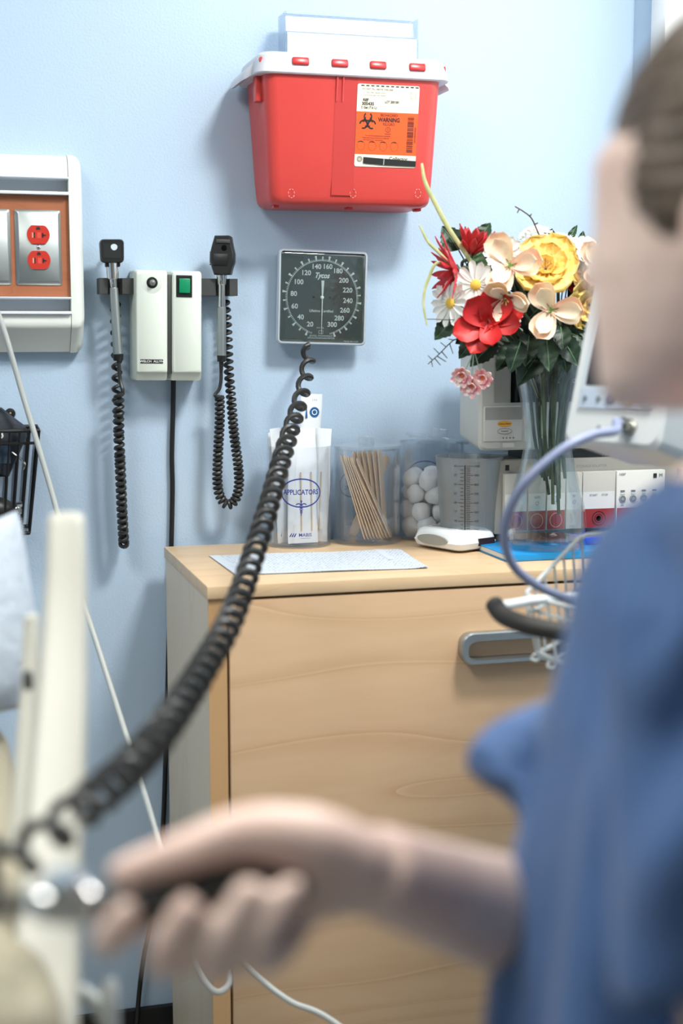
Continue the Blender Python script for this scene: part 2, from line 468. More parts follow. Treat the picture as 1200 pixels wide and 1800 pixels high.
def outlet(xa, xb, lab):
    yp = yf+.006; za, zb2 = onY(67, 369, yp).z, onY(67, 501, yp).z
    cx, cz = (xa+xb)/2, (za+zb2)/2; M = frame((cx, yp, cz))
    b = MB(); b.prism(rrect(xb-xa, za-zb2, .003, 2), 0, .006, STEEL, M, inset=.0045)
    pl = b.build('outlet_cover', hw)
    for s in (1, -1):
        b = MB(); cy = s*.0195
        rr = .0172; pts = []
        for i in range(40):
            a = 2*PI*i/40; pts.append((rr*math.cos(a)*1.02, cy+max(-.0142, min(.0142, rr*math.sin(a)))))
        b.prism(pts, .0058, .0082, REDO, M)
        b.box((-.0062, cy-.001, .0084), (.0022, .0085, .0006), INKB, M=M); b.box((.0066, cy-.001, .0084), (.0022, .0070, .0006), INKB, M=M)
        b.box((.0090, cy-.001, .0084), (.0050, .0020, .0006), INKB, M=M)
        b.prism([(-.003, cy+.0075), (.003, cy+.0075), (.003, cy+.0095), (.0018, cy+.0118), (-.0018, cy+.0118), (-.003, cy+.0095)], .008, .0087, INKB, M)
        b.quad(-.0098, -.0075, cy-.005, cy+.003, mat('pale_red', (226, 150, 130), .5), M, z=.0084); b.quad(-.0018, .0040, cy-.0055, cy+.0035, mat('mid_red', (214, 76, 58), .5), M, z=.0084)
        b.build('receptacle', pl)
    b = MB(); b.ball((0, 0, .006), (.0034, .0034, .0018), CHROME, M); b.build('screw', pl)
xa, xb = onY(27, 430, yf).x, onY(108, 430, yf).x
outlet(xa, xb, 'a'); gap_ = onY(27, 430, yf).x - onY(19, 430, yf).x
outlet(xa-gap_-(xb-xa), xa-gap_, 'b')

# ================================================================== diagnostic wall unit
yd = -.072
xl, xr = onY(239, 560, yd).x, onY(355, 560, yd).x; zT, zB = onY(297, 477, yd).z, onY(297, 656, yd).z
wb = xr-xl; hb = zT-zB; cxd, czd = (xl+xr)/2, (zT+zB)/2
du = thing('wall_transformer', 'cream two-handle diagnostic transformer with green power switch, fixed to the blue wall', 'medical wall unit', (cxd, 0, zB))
PUTTY = mat('putty_plastic', (214, 221, 209), .42)
Md = Matrix.Translation((cxd, 0, czd)) @ Matrix.Rotation(math.radians(.8), 4, 'Y') @ frame((0, 0, 0))
s_ = wb/116.0   # metres per pixel on the front plane
for xa, xb, n in ((-58*s_, -2.5*s_, 'left'), (5.5*s_, 58*s_, 'right')):
    b = MB()
    w_ = xb-xa; c_ = (xa+xb)/2; R_ = []
    for (z, g, e) in ((.001, .003, -.006), (.058, .002, -.004), (.066, 0.0, 0.0), (.0705, -.001, .003), (.072, -.0028, .0055)):
        R_.append([(x, y + (-(.010) if y < 0 and z < .06 else 0), z) for x, y in rrect(w_+2*min(g, .0009), hb+2*g-0.0, .004, 3, c_, 0)])
    b.loft(R_, PUTTY, Md)
    if n == 'left':
        b.text('WELCH ALLYN', 0, 0, .0001, PUTTY, Md) if False else None
    hs = b.build('housing', du)
    if n == 'right':
        b = MB(); cx2, cy2 = 26*s_, 63*s_
        b.prism(rrect(28*s_, 38*s_, .001, 2, cx2, cy2), .071, .0728, BLACK, Md)
        b.prism(rrect(32*s_, 42*s_, .001, 2, cx2, cy2), .0705, .0722, PUTTY, Md); b.build('switch_frame', hs)
        b = MB(); b.box((cx2+.5*s_, cy2+1*s_, .074), (19*s_, 25*s_, .005), mat('green_switch', (10, 128, 84), .3, emit=.12), .001, Md); tag(b.build('switch', hs), 'translucent green rocker switch')
    else:
        b = MB(); cx2, cy2 = -30*s_, 68*s_
        M2 = Md @ Matrix.Translation((cx2, cy2, .0718))
        b.lathe([(.0085, .0006), (.0165, .0004), (.0175, 0), (.0175, -.0005)], PUTTY, 32, M2); b.lathe([(0, .0009), (.0088, .0009), (.0092, .0004)], BLACK, 28, M2)
        b.lathe([(0, .010), (.004, .009), (.0052, .005), (.0052, 0)], mat('grey_knob', (135, 135, 130), .3, .6), 20, M2); b.build('knob', hs)
        b = MB(); c3 = (-31*s_, -68*s_)
        b.quad(c3[0]-20*s_, c3[0]+20*s_, c3[1]-3.6*s_, c3[1]+3.6*s_, INKB, Md, .0724)
        b.text('WELCH  ALLYN', c3[0], c3[1], 3.6*s_, INKW, Md, .0727, wide=1.15, bold=.01)
        tag(b.build('name_plate', hs), 'black name plate with white capitals')
b = MB(); b.box((1.5*s_, -3*s_, .034), (9*s_, hb-.004, .064), DGREY, .001, Md); b.build('center_strip', du)
# the two cradle arms
def cradle(pa, pb, prest, py0, py1):
    b = MB(); ya = -.028
    zc = onY((pa+pb)/2, (py0+py1)/2, -.045).z; h = abs(onY(pa, py0, -.045).z-onY(pa, py1, -.045).z)
    xs_ = sorted((onY(pa, 500, -.045).x, onY(pb, 500, -.045).x)); xr_ = onY(prest, 500, -.05).x
    r = .0085
    poly = [(xs_[0], -.012), (xs_[1], -.012), (xs_[1], -.052), (xr_+r+.003, -.052)]
    for i in range(9):
        a = PI*i/8; poly.append((xr_+r*math.cos(a), -.046+r*1.1*math.sin(a)))
    poly += [(xr_-r-.003, -.052), (xs_[0], -.052)]
    poly = poly[::-1]
    b.prism(poly, zc-h/2, zc+h/2, DGREY); b.box(((xs_[0]+xs_[1])/2, -.0068, zc), (xs_[1]-xs_[0]-.02, .0132, h*.7), DGREY)
    return b.build('cradle', du), xr_
_, xrL = cradle(174, 244, 202, 489, 517); _, xrR = cradle(346, 416, 391, 490, 520)

# power cord of the unit
b = MB()
pc = [onY(305, 660, -.012), onY(304, 720, -.009), onY(302, 800, -.008), onY(303, 860, -.008), onY(301, 958, -.008), Vector((onY(296, 1100, -.008).x, -.010, .80)), onY(291, 1330, -.010), onY(285, 1470, -.010), onY(268, 1600, -.012), onY(250, 1700, -.02), onY(241, 1790, -.02)]
pc.append(Vector((pc[-1].x-.01, -.03, .006)))
b.tube(smooth_path(pc, 8), .0042, BLACK, 10)
tag(b.build('power_cord', loc=pc[-1]), 'straight black power cord running down the wall behind the wooden cabinet', 'cord')

# ================================================================== otoscope and ophthalmoscope
def V3(px, py, y): return onY(px, py, y)
k1 = 1/1055.0
ot = thing('otoscope', 'black square-headed otoscope on a chrome handle hanging in the left cradle', 'otoscope', V3(205, 636, -.055))
yo = -.056
def stick(pts, mats_r, parent, names):
    pass
b = MB(); hd = V3(195.5, 442, yo); Mh = Matrix.Translation(hd) @ Matrix.Rotation(math.radians(-1), 4, 'Y') @ frame((0, 0, 0))
R_ = []
for z, g in ((-.016, .80), (-.010, .94), (.006, 1.0), (.012, 1.0), (.0145, .93)):
    R_.append([(x*g*(1-.06*(-y/.02) if y < 0 else 1), y*g, z) for x, y in rrect(40*k1, 39*k1, .006, 4)])
b.loft(R_, BLACK, Mh); b.prism(rrect(24*k1, 10*k1, .002, 2, 1*k1, -21*k1), -.008, .008, BLACK, Mh)
b.lathe([(.006, 0), (.0045, -.02), (.003, -.032)], BLACK, 16, Mh @ Matrix.Translation((0, .003, -.012)))
hd_o = b.build('head', ot)
b = MB(); b.prism(rrect(29*k1, 24*k1, .002, 3), .0142, .0150, mat('dark_lens', (42, 46, 46), .1, 0, .9), Mh)
pts = [(3*k1+5.5*k1*math.cos(2*PI*i/16), 7*k1+(4.5 if math.sin(2*PI*i/16) > 0 else 6)*k1*math.sin(2*PI*i/16)) for i in range(16)]
b.prism(pts, .015, .0153, mat('pale_lens', (205, 216, 222), .2), Mh); b.build('lens_window', hd_o)
def handle(parent, P, specs):
    """specs: list of (name, from, to, radius0, radius1, material, label)"""
    for nm, a, c, r0, r1, m, lab in specs:
        A, B = P(a), P(c); b = MB(); d = (B-A).normalized(); rr = min(r0, r1)*.12
        b.tube([A, A+d*rr, B-d*rr, B], [r0*.9, r0, r1, r1*.9], m, 24)
        o = b.build(nm, parent)
        if lab: o['label'] = lab
pt = lambda x, y: V3(x, y, yo)
handle(ot, lambda q: pt(*q), [('collar', (197, 461), (198.5, 491), 10.6*k1, 10.0*k1, CHROME, None), ('neck', (198.5, 490), (200, 507), 6.5*k1, 6*k1, CHROME, None),
    ('handle', (200, 506), (207.5, 624), 7.2*k1, 8.4*k1, STEEL, None), ('end_cap', (207.2, 622), (208, 634), 9.6*k1, 8.5*k1, BLACK, None)])
# coiled cord hanging in a narrow loop, seen edge-on
def coil_cord(parent, lead, axis, R, pitchf, wire, name='coiled_cord', tail=None):
    p = smooth_path(axis, 30); cum = [0]
    L = sum((p[i+1]-p[i]).length for i in range(len(p)-1)); s = 0
    for i in range(len(p)-1):
        d = (p[i+1]-p[i]).length; s += d; cum.append(cum[-1]+d/pitchf(s/L))
    h = helix(p, R, cum, 12)
    path = smooth_path(lead, 6)[:-1] + h + (tail or [])
    b = MB(); b.tube(path, wire, RUBBER, 7); return b.build(name, parent)
e0 = pt(208, 634)
front = -.060; back = -.026
ax = [V3(213, 664, front), V3(207.5, 700, front), V3(209, 760, front), V3(212, 830, front+.001), V3(214.5, 900, front+.003), V3(217, 944, front+.006), V3(217.5, 956, (front+back)/2),
      V3(217, 944, back), V3(214, 890, back), V3(210, 800, back), V3(206, 700, back), V3(205, 640, back), V3(203, 570, back), V3(203, 520, back-.004)]
coil_cord(ot, [e0, pt(209, 645), pt(211, 668), V3(216, 688, front-.002)], [V3(209, 692, front)] + ax[2:], 6.4*k1, lambda u: .0102 if u < .55 else (.0102+.008*min(1, (u-.55)/.2)), .0032)
op = thing('ophthalmoscope', 'black oblong-headed ophthalmoscope on a chrome handle hanging in the right cradle', 'ophthalmoscope', V3(390, 640, -.056))
b = MB(); hd = V3(392, 449, yo); Mh = Matrix.Translation(hd) @ Matrix.Rotation(math.radians(2), 4, 'Y') @ Matrix.Rotation(math.radians(-22), 4, 'Z') @ frame((0, 0, 0))
sil = [(-.33, .98), (.25, 1.0), (.34, .95), (.40, .55), (.50, .1), (.50, -.35), (.42, -.62), (.36, -.98), (-.32, -1.0), (-.42, -.70), (-.52, -.3), (-.52, .05), (-.44, .5)]
pol = [(x*42*k1, y*33.5*k1) for x, y in sil][::-1]
R_ = []
for z, g in ((-.014, .82), (-.010, .96), (.006, 1), (.010, .96), (.012, .86)):
    R_.append([(x*g, y*(g*.4+.6), z) for x, y in pol])
b.loft(R_, BLACK, Mh); b.box((2*k1, 23*k1, .0125), (24*k1, 6.5*k1, .004), DGREY, .001, Mh); b.box((-2*k1, -8*k1, .012), (26*k1, 20*k1, .003), BLACK, .001, Mh)
ho = b.build('head', op)
b = MB(); b.lathe([(0, .0008), (.0042, .0008), (.0048, 0)], mat('black_gloss', (8, 8, 8), .08), 18, Mh @ Matrix.Translation((4*k1, 12*k1, .0122))); b.build('lens', ho)
for i in range(7):
    b = MB() if i == 0 else b
    b.box((-20.5*k1, (-16+i*3.4)*k1, .004), (.0022, .0018, .010), DGREY, .0004, Mh)
b.build('lens_dial', ho)
handle(op, lambda q: pt(*q), [('collar', (389.5, 483), (389.5, 501), 9.0*k1, 7.8*k1, CHROME, None), ('neck', (389.5, 500), (389.3, 541), 6.2*k1, 6.4*k1, CHROME, None),
    ('handle', (389.3, 540), (389.3, 626), 7.6*k1, 7.9*k1, STEEL, None), ('end_cap', (389.3, 624), (389, 636), 8.0*k1, 7.4*k1, BLACK, None)])
b = MB(); b.tube([pt(389, 634), pt(388.5, 656)], [4.2*k1, 3*k1], BLACK, 12); b.build('strain_relief', op)
ya = -.050
coil_cord(op, [pt(388.5, 655), pt(388, 670), pt(385, 684), pt(379, 692), V3(378, 698, -.058)],
    [V3(386, 698, ya), V3(386, 740, ya), V3(383, 800, ya), V3(382, 846, ya), V3(386, 871, ya), V3(395, 885, ya), V3(405, 886, ya), V3(415, 875, ya), V3(420, 850, ya), V3(418, 815, ya), V3(411, 760, ya), V3(406, 700, ya+.006), V3(402, 650, ya+.012), V3(399, 575, ya+.024), V3(395, 525, -.024)],
    6.3*k1, lambda u: .0077 if u < .62 else (.0077+.0045*min(1, (u-.62)/.2)), .0030)
b = None

# ================================================================== wall sphygmomanometer
yg = -.040
gtl, gtr, gbl, gbr = V3(490, 438, yg), V3(648, 441, yg), V3(487, 606, yg), V3(641, 606, yg)
gc = (gtl+gtr+gbl+gbr)/4; gw = ((gtr-gtl).length+(gbr-gbl).length)/2; gh = ((gtl-gbl).length+(gtr-gbr).length)/2
sg = thing('pressure_gauge', 'square wall-mounted blood pressure gauge with a dark dial and pale grey frame', 'blood pressure gauge', (gc.x, 0, gbl.z))
Mg = Matrix.Translation((gc.x, 0, gc.z)) @ Matrix.Rotation(math.radians(1.6), 4, 'Y') @ frame((0, 0, 0))
GFR = mat('gauge_frame', (196, 206, 212), .35, .3)
b = MB(); o_ = rrect(gw, gh, .008, 4); R_ = []
for z, g in ((.004, -.006), (.030, 0), (.0385, 0), (.0405, -.0015)):
    R_.append([(x, y, z) for x, y in rrect(gw+2*g, gh+2*g, .008, 4)])
R_.append([(x, y, .0405) for x, y in rrect(gw-.0075, gh-.0075, .005, 4)]); R_.append([(x, y, .0365) for x, y in rrect(gw-.0085, gh-.0085, .004, 4)])
b.loft(R_, GFR, Mg); b.build('frame', sg)
kk = gw/157.0/5.4545*1.0   # metres per pixel of the enlarged dial study
DIAL = mat('dial_face', (86, 90, 88), .45)
b = MB(); b.prism(rrect(gw-.009, gh-.009, .004, 3), .0355, .0372, DIAL, Mg)
dc = (-.0005, .0003)
TK = {20: (-153, -360), 40: (-280, -268), 60: (-360, -120), 80: (-373, 45), 100: (-323, 205), 120: (-215, 330), 140: (-75, 398), 160: (70, 405), 180: (205, 345), 200: (303, 235), 220: (357, 102), 240: (363, -42), 260: (325, -175), 280: (243, -288), 300: (133, -360)}
NUMP = {20: (475, 835), 40: (383, 768), 60: (323, 665), 80: (312, 545), 100: (355, 430), 120: (425, 340), 140: (522, 277), 160: (630, 272), 180: (730, 310), 200: (790, 400), 220: (830, 493), 240: (835, 595), 260: (808, 690), 280: (755, 768), 300: (688, 832)}
def ang(v):
    k0 = min(280, max(20, (v//20)*20)); a0 = math.atan2(*TK[k0]); a1 = math.atan2(*TK[k0+20])
    return a0+(a1-a0)*(v-k0)/20
for v in range(14, 321, 2):
    if v > 318: break
    big = v % 20 == 0; mid = v % 10 == 0
    a = ang(v) if v <= 306 else None
    if a is None: continue
    r0, r1 = 336*kk, (352 if not mid else (376 if not big else 384))*kk
    wd = 2.4*kk if not mid else 3.5*kk; we = wd if not mid else (8*kk if not big else 11*kk)
    d = Vector((math.sin(a), math.cos(a), 0)); n_ = Vector((d.y, -d.x, 0)); o2 = Vector((dc[0], dc[1], .0375))
    b.add([o2+d*r0-n_*wd, o2+d*r0+n_*wd, o2+d*r1+n_*we, o2+d*r1-n_*we], [(0, 3, 2, 1)], INKW, False, Mg)
b.ring(dc[0], dc[1], 338*kk, 338*kk, 3*kk, INKW, Mg, .0375, n=60, a0=math.radians(-90+24), a1=math.radians(270-24))
for v, (nx_, ny_) in NUMP.items(): b.text(str(v), dc[0]+(nx_-585)*kk, dc[1]+(570-ny_)*kk*.953, 44*kk, INKW, Mg, .0376, bold=.022)
b.text('Tycos', dc[0]-8*kk, dc[1]+200*kk, 48*kk, INKW, Mg, .0376, shear=.35, bold=.03, wide=.85)
b.text('Lifetime Certified', dc[0]-5*kk, dc[1]-126*kk, 24*kk, INKW, Mg, .0376, wide=.95, bold=.015)
b.quad(dc[0]-46*kk, dc[0]+36*kk, dc[1]-162*kk, dc[1]-159*kk, INKGREY, Mg, .0376)
b.text('JEWEL MOVEMENT', dc[0], dc[1]-357*kk, 15*kk, INKW, Mg, .0376, wide=1.25); b.text('SPHYGMOMANOMETER', dc[0], dc[1]-378*kk, 15*kk, INKW, Mg, .0376, wide=1.15)
b.text('MADE IN U.S.A.', dc[0]+292*kk, dc[1]-402*kk, 15*kk, INKW, Mg, .0376)
b.text('mm Hg', dc[0]-12*kk, dc[1]-280*kk, 16*kk, INKW, Mg, .0376)
for q in (-26, 14): b.quad(dc[0]+q*kk, dc[0]+(q+3)*kk, dc[1]-336*kk, dc[1]-306*kk, INKW, Mg, .0376)
b.quad(dc[0]-26*kk, dc[0]+17*kk, dc[1]-336*kk, dc[1]-333*kk, INKW, Mg, .0376); b.quad(dc[0]-26*kk, dc[0]+17*kk, dc[1]-309*kk, dc[1]-306*kk, INKW, Mg, .0376)
for q in (-82, 76): b.lathe([(0, 0), (9*kk, 0)], INKB, 12, Mg @ Matrix.Translation((dc[0]+q*kk, dc[1], .0376)))
b.build('dial', sg)
b = MB()
b.prism([(dc[0]-6*kk, dc[1]), (dc[0]+6*kk, dc[1]), (dc[0]+15*kk, dc[1]+155*kk), (dc[0]-13*kk, dc[1]+155*kk)], .0388, .0393, INKW, Mg)
b.prism([(dc[0]-3*kk, dc[1]-340*kk), (dc[0]+1*kk, dc[1]-340*kk), (dc[0]+6*kk, dc[1]), (dc[0]-6*kk, dc[1])], .0388, .0393, INKW, Mg)
b.lathe([(0, .0028), (13*kk, .0022), (18*kk, 0)], INKW, 18, Mg @ Matrix.Translation((dc[0], dc[1], .0376))); b.build('needle', sg)
b = MB()
b.loft([[(x, y, z) for x, y in rrect(gw-.008-2*g, gh-.008-2*g, .004, 3)] for z, g in ((.0398, 0), (.0420, .002), (.0424, .006))], clear_mat('gauge_glass', (235, 240, 240), lo=.03, hi=.5, rough=.03), Mg)
b.build('glass_cover', sg)
b = MB(); b.tube([Mg @ Vector((-.020, -gh/2+.004, .022)), Mg @ Vector((-.020, -gh/2-.008, .022))], .0048, BLACK, 12); b.build('hose_port', sg)

# ================================================================== long coiled tube + bulb
path_px = [(542, 612, 2.33), (541, 640, 2.31), (531, 690, 2.24), (516, 740, 2.15), (500, 790, 2.05), (483, 850, 1.95), (466, 910, 1.84), (447, 970, 1.74), (426, 1035, 1.62), (400, 1100, 1.48), (366, 1160, 1.35), (326, 1225, 1.22), (275, 1297, 1.09), (225, 1352, 1.01), (170, 1400, .95), (120, 1440, .91), (70, 1482, .88), (20, 1520, .86), (-30, 1550, .85)]
def zrad(Z): return .0100 if Z > 2.2 else (.0122 if Z > .98 else .0122)
P3 = [atZ(x, y, Z) for x, y, Z in path_px]
dense = smooth_path(P3, 24); cum = [0]
import bisect
def spacing(py):
    T = [(612, 30), (680, 28), (720, 22), (800, 19.5), (960, 19), (1040, 19), (1200, 22.5), (1300, 25.5), (1370, 29), (1405, 40), (1440, 66), (1560, 90)]
    for (a, u), (c, v) in zip(T, T[1:]):
        if py <= c: return u+(v-u)*max(0, (py-a))/(c-a)
    return 90
def proj(p):
    v = p-CAM; Z = v.dot(FW); return 600+FPX*v.dot(RT)/Z, 900-FPX*v.dot(UP)/Z, Z
for i in range(len(dense)-1):
    a = proj(dense[i]); c = proj(dense[i+1]); cum.append(cum[-1]+math.hypot(c[0]-a[0], c[1]-a[1])/spacing(a[1]))
radii = [.0088+.0022*min(1, max(0, (2.33-proj(p)[2])/.3)) for p in dense]
h = helix(dense, radii, cum, 14); coil_end = h[-1]
wr = [max(.0034, .0041) for _ in h]
start = Mg @ Vector((-.020, -gh/2-.006, .022))
b = MB(); b.tube([start, (start+h[0])/2] + h, .0043, RUBBER, 8)
tube = b.build('coiled_hose', loc=start)
tag(tube, 'long black coiled hose stretching from the square wall gauge down to the left', 'hose')
# ================================================================== sharps container
REDS = mat('red_polypropylene', (208, 70, 64), .34, sss=.12, rad=(.03, .006, .004))
REDD = mat('dark_red_tab', (205, 40, 40), .3)
LIDM = mat('milky_lid', (206, 206, 213), .35, sss=.2, rad=(.01, .01, .012))
HAZE = clear_mat('hazy_clear', (238, 242, 246), lo=.02, hi=.22, rough=.3, haze=.13, hazec=(232, 238, 242))
yfT, yfB = -.150, -.118
pTL, pTR, pBL, pBR = V3(476, 121, yfT), V3(774, 132, yfT), V3(485, 354, yfB), V3(756, 361, yfB)
zTs, zBs = (pTL.z+pTR.z)/2, (pBL.z+pBR.z)/2-.004
sh = thing('sharps_container', 'red wall-mounted sharps bin with white lid and biohazard warning label', 'sharps container', ((pTL.x+pTR.x)/2, 0, zBs))
def rr_xy(xa, xb, ya, yb, r, z, n=6):
    return [(x, y, z) for x, y in rrect(xb-xa, yb-ya, r, n, (xa+xb)/2, (ya+yb)/2)]
def lerp(a, c, t): return a+(c-a)*t
def ring_at(t, g=0):
    return rr_xy(lerp(pBL.x, pTL.x, t)-.010-g, lerp(pBR.x, pTR.x, t)+.004+g, lerp(yfB, yfT, t)-g, -.004, .020, lerp(zBs, zTs, t))
b = MB(); R_ = []
for dz, g in ((0, -.012), (.003, -.005), (.008, -.0015), (.014, 0)):
    r = ring_at(0, g); R_.append([(x, min(y, -.004), z+dz) for x, y, z in r])
for t in (.2, .4, .6, .8, 1.0): R_.append([(x, min(y, -.004), z) for x, y, z in ring_at(t)])
b.loft(R_, REDS); body = None
# moulded band down the middle, stiffening ribs, side flange and feet
def fy(z, off=0): return lerp(yfB, yfT, (z-zBs)/(zTs-zBs))-off
xm = V3(590, 250, -.13).x
for x in (xm-.003, xm+.007): b.tube([(x, fy(zTs)-.001, zTs-.005), (x, fy(zTs-.045)-.0005, zTs-.045)], .0016, REDS, 8)
xb0, xb1 = V3(586, 250, -.135).x, V3(624, 250, -.135).x
b.add([(xb0, fy(zBs+.016, .0004), zBs+.016), (xb1, fy(zBs+.016, .0004), zBs+.016), (xb1, fy(zTs, .0004), zTs), (xb0, fy(zTs, .0004), zTs)], [(0, 1, 2, 3)], mat('red_band', (199, 63, 58), .36, sss=.1), False)
for x in (pBL.x+.006, (pBL.x+pBR.x)/2, pBR.x-.012): b.box((x, -.085, zBs-.001), (.010, .02, .006), REDD, .002)
b.box((pTL.x-.012, -.110, zTs-.022), (.012, .020, .050), REDS, .003)
for x in (512, 620, 734):
    c = V3(x, 340, -.121)
    for k in range(7):
        a = k*.9; b.tube([(c.x+.005*math.cos(a), fy(c.z)-.0004, c.z+.007*math.sin(a)), (c.x+.005*math.cos(a+.5), fy(c.z)-.0004, c.z+.007*math.sin(a+.5))], .0005, mat('pale_red_scuff', (244, 170, 160), .4), 5)
body = b.build('body', sh)
# lid with lip, slots and flared ears
b = MB(); xl_, xr2 = pTL.x-.014, pTR.x+.008
def lr(g, gy, z, r=.022): return rr_xy(xl_-g, xr2+g, yfT-gy, -.003, r, z)
b.loft([lr(.009, .004, zTs-.008), lr(.010, .006, zTs-.006), lr(.008, .005, zTs+.004), lr(.004, .002, zTs+.020), lr(-.002, -.006, zTs+.026), lr(-.02, -.024, zTs+.027)], LIDM)
for sgn, x in ((-1, xl_-.004), (1, xr2+.004)):
    b.loft([[(x, -.125, zTs+.014), (x, -.020, zTs+.014), (x, -.020, zTs-.004), (x, -.125, zTs-.004)],
            [(x+sgn*.012, -.118, zTs+.003), (x+sgn*.012, -.020, zTs+.003), (x+sgn*.013, -.020, zTs-.012), (x+sgn*.013, -.118, zTs-.012)],
            [(x+sgn*.019, -.105, zTs-.006), (x+sgn*.019, -.025, zTs-.006), (x+sgn*.019, -.025, zTs-.014), (x+sgn*.019, -.105, zTs-.014)]], LIDM)
lid = b.build('lid', sh)
for px_ in (528, 597, 664, 733):
    c = V3(px_, 108 + (px_-528)*.045, yfT-.004); b = MB()
    b.box((c.x, yfT-.0045, zTs+.011), (.027, .008, .012), REDD, .0025, rot=Quaternion((1, 0, 0), math.radians(-15)))
    b.build('latch_tab', lid)
for px_, yy in ((470, -.138), (782, -.138)):
    b = MB(); c = V3(px_, 110, -.138); b.box((xl_+.002 if px_ < 500 else xr2-.002, -.140, zTs+.011), (.010, .014, .012), REDD, .003); b.build('latch_tab', lid)
# clear hinged drop chute standing up at the back of the lid
ch = [V3(500, 92, -.075), V3(733, 100, -.075)]
xa, xb = ch[0].x, ch[1].x; zc0 = zTs+.026; zc1 = V3(600, 30, -.055).z
b = MB(); zmid = V3(600, 66, -.062).z
FL = [(-.082, zc0), (-.080, zmid), (-.070, zmid+.004), (-.066, zc1-.006), (-.058, zc1), (-.030, zc1)]
for (y0_, z0_), (y1_, z1_) in zip(FL, FL[1:]):
    ww = .0 if z1_ <= zmid+.001 else -.004
    b.loft([[(xa-ww, y0_, z0_), (xb+ww, y0_, z0_), (xb+ww, y0_+.002, z0_), (xa-ww, y0_+.002, z0_)], [(xa-ww, y1_, z1_), (xb+ww, y1_, z1_), (xb+ww, y1_+.002, z1_), (xa-ww, y1_+.002, z1_)]], HAZE, smooth=False)
b.box(((xa+xb)/2, -.081, (zc0+zmid)/2), (xb-xa-.006, .0012, zmid-zc0), mat('milky_panel', (190, 200, 210), .35))
for x in (xa+.001, xb-.001): b.box((x, -.056, (zc0+zc1)/2), (.002, .05, zc1-zc0-.002), HAZE)
b.box(((xa+xb)/2, -.032, (zc0+zc1)/2), (xb-xa-.004, .002, zc1-zc0), HAZE)
tag(b.build('drop_chute', lid), 'clear plastic drop chute standing on the lid')
# label
la, lb = V3(625, 155, -.146), V3(732, 288, -.127)
lw = V3(733, 220, -.137).x-V3(625, 220, -.137).x; lh = la.z-lb.z
lc = Vector(((V3(625, 220, -.137).x+V3(733, 220, -.137).x)/2, 0, (la.z+lb.z)/2)); lc.y = fy(lc.z)-.0006
Ml = frame(lc, (1, 0, 0), Vector((0, fy(lc.z+.1)-fy(lc.z-.1), .2)))
u = lw/108.0
PAPERY = mat('label_cream', (244, 238, 214), .5); ORG = mat('label_orange', (240, 92, 34), .5)
b = MB(); b.prism(rrect(108*u, 133*u, 3*u, 3), 0, .0004, PAPERY, Ml)
def L(px_, py_): return (px_-679)*u, (221.5-py_)*u
b.quad(-54*u, 54*u, L(0, 268)[1], L(0, 199)[1], ORG, Ml, .0006)
def T(s, px_, py_, h, m=INKB, **k): x, y = L(px_, py_); b.text(s, x, y, h*u, m, Ml, .0009, **k)
for i in range(12):
    x, y = L(631+i*8.6, 157.5+.0*i); b.quad(x, x+5.6*u, y-.9*u, y+.9*u, INKB, Ml, .0008)
T('DO NOT FILL ABOVE THIS LINE', 660, 163, 2.8, wide=.95); T('THIS LINE / BIOHAZARD', 657, 168.5, 2.2, INKGREY); T('NOT FOR USE FOR SHARPS', 656, 173, 2.2, INKGREY)
T('REF', 640, 180.5, 4.4, bold=.03); T('305435', 644, 186.5, 5, bold=.03); T('2 Gal (7.6 L)', 646, 192.5, 3.8, bold=.02); T('LOT 2001001', 686, 182.5, 4.2, bold=.02, wide=.75)
for i in range(5): T('made in usa', 722, 166+i*3, 1.9, INKGREY)
T('BIOHAZARD', 682, 204, 4.4, wide=.85); T('WARNING', 682, 211.5, 6.6, bold=.035, wide=.82); T('PELIGRO', 682, 218.5, 4.4, wide=.85)
x, y = L(681, 227); b.ring(x, y, 4.4*u, 4.4*u, .7*u, INKB, Ml, .0008, n=20); T('1', 681, 227, 5)
T('SHARPS', 681, 234, 2.2)
for i, s in enumerate(('Do not force sharps into container', 'When full close and lock for disposal', 'See reverse for instructions')):
    T(s, 664-i*4, 237.5+i*3.4, 2.3, INKB, wide=.95)
for i in range(4):
    x, y = L(635+i*19.5, 254); b.ring(x, y, 7*u, 8*u, .5*u, mat('rust_ink', (150, 50, 20), .6), Ml, .0008, n=14); b.ring(x-1*u, y+5*u, 5*u, 2.5*u, 1.4*u, INKB, Ml, .0009, n=8, a0=.3, a1=2.9)
# biohazard trefoil
x, y = L(645, 215.5)
for k in range(3):
    a = math.radians(90+120*k); cx2, cy2 = x+8.3*u*math.cos(a), y+8.3*u*math.sin(a)
    b.ring(cx2, cy2, 8.0*u, 8.0*u, 2.9*u, INKB, Ml, .0008, n=26, a0=a-2.55+PI-PI, a1=a+2.55) if False else b.ring(cx2, cy2, 7.6*u, 7.6*u, 2.6*u, INKB, Ml, .0008, n=26, a0=a+.62, a1=a+2*PI-.62)
    b.ring(x, y, 8.6*u, 8.6*u, 1.9*u, INKB, Ml, .0009, n=10, a0=a+math.radians(60)-.62, a1=a+math.radians(60)+.62)
b.ring(x, y, 2.6*u, 2.6*u, 2.0*u, INKB, Ml, .0009, n=14)
random.seed(3); yy = 205.0
while yy < 262:
    hgt = random.choice((.6, .9, 1.4)); x0_, y0_ = L(715, yy); b.quad(x0_, x0_+11*u, y0_-hgt*u, y0_, INKB, Ml, .0008); yy += hgt+random.choice((.6, .8, 1.2))
T('00382903054350', 729, 234, 2.6, rot=-PI/2)
x, y = L(633.5, 276); b.ring(x, y, 4.6*u, 4.6*u, .9*u, INKB, Ml, .0008, n=18); b.ring(x, y, 2.6*u, 2.6*u, .7*u, INKB, Ml, .0008, n=14)
T('Collector', 702, 274, 6, bold=.01); T('sharps', 650, 283, 3, INKGREY)
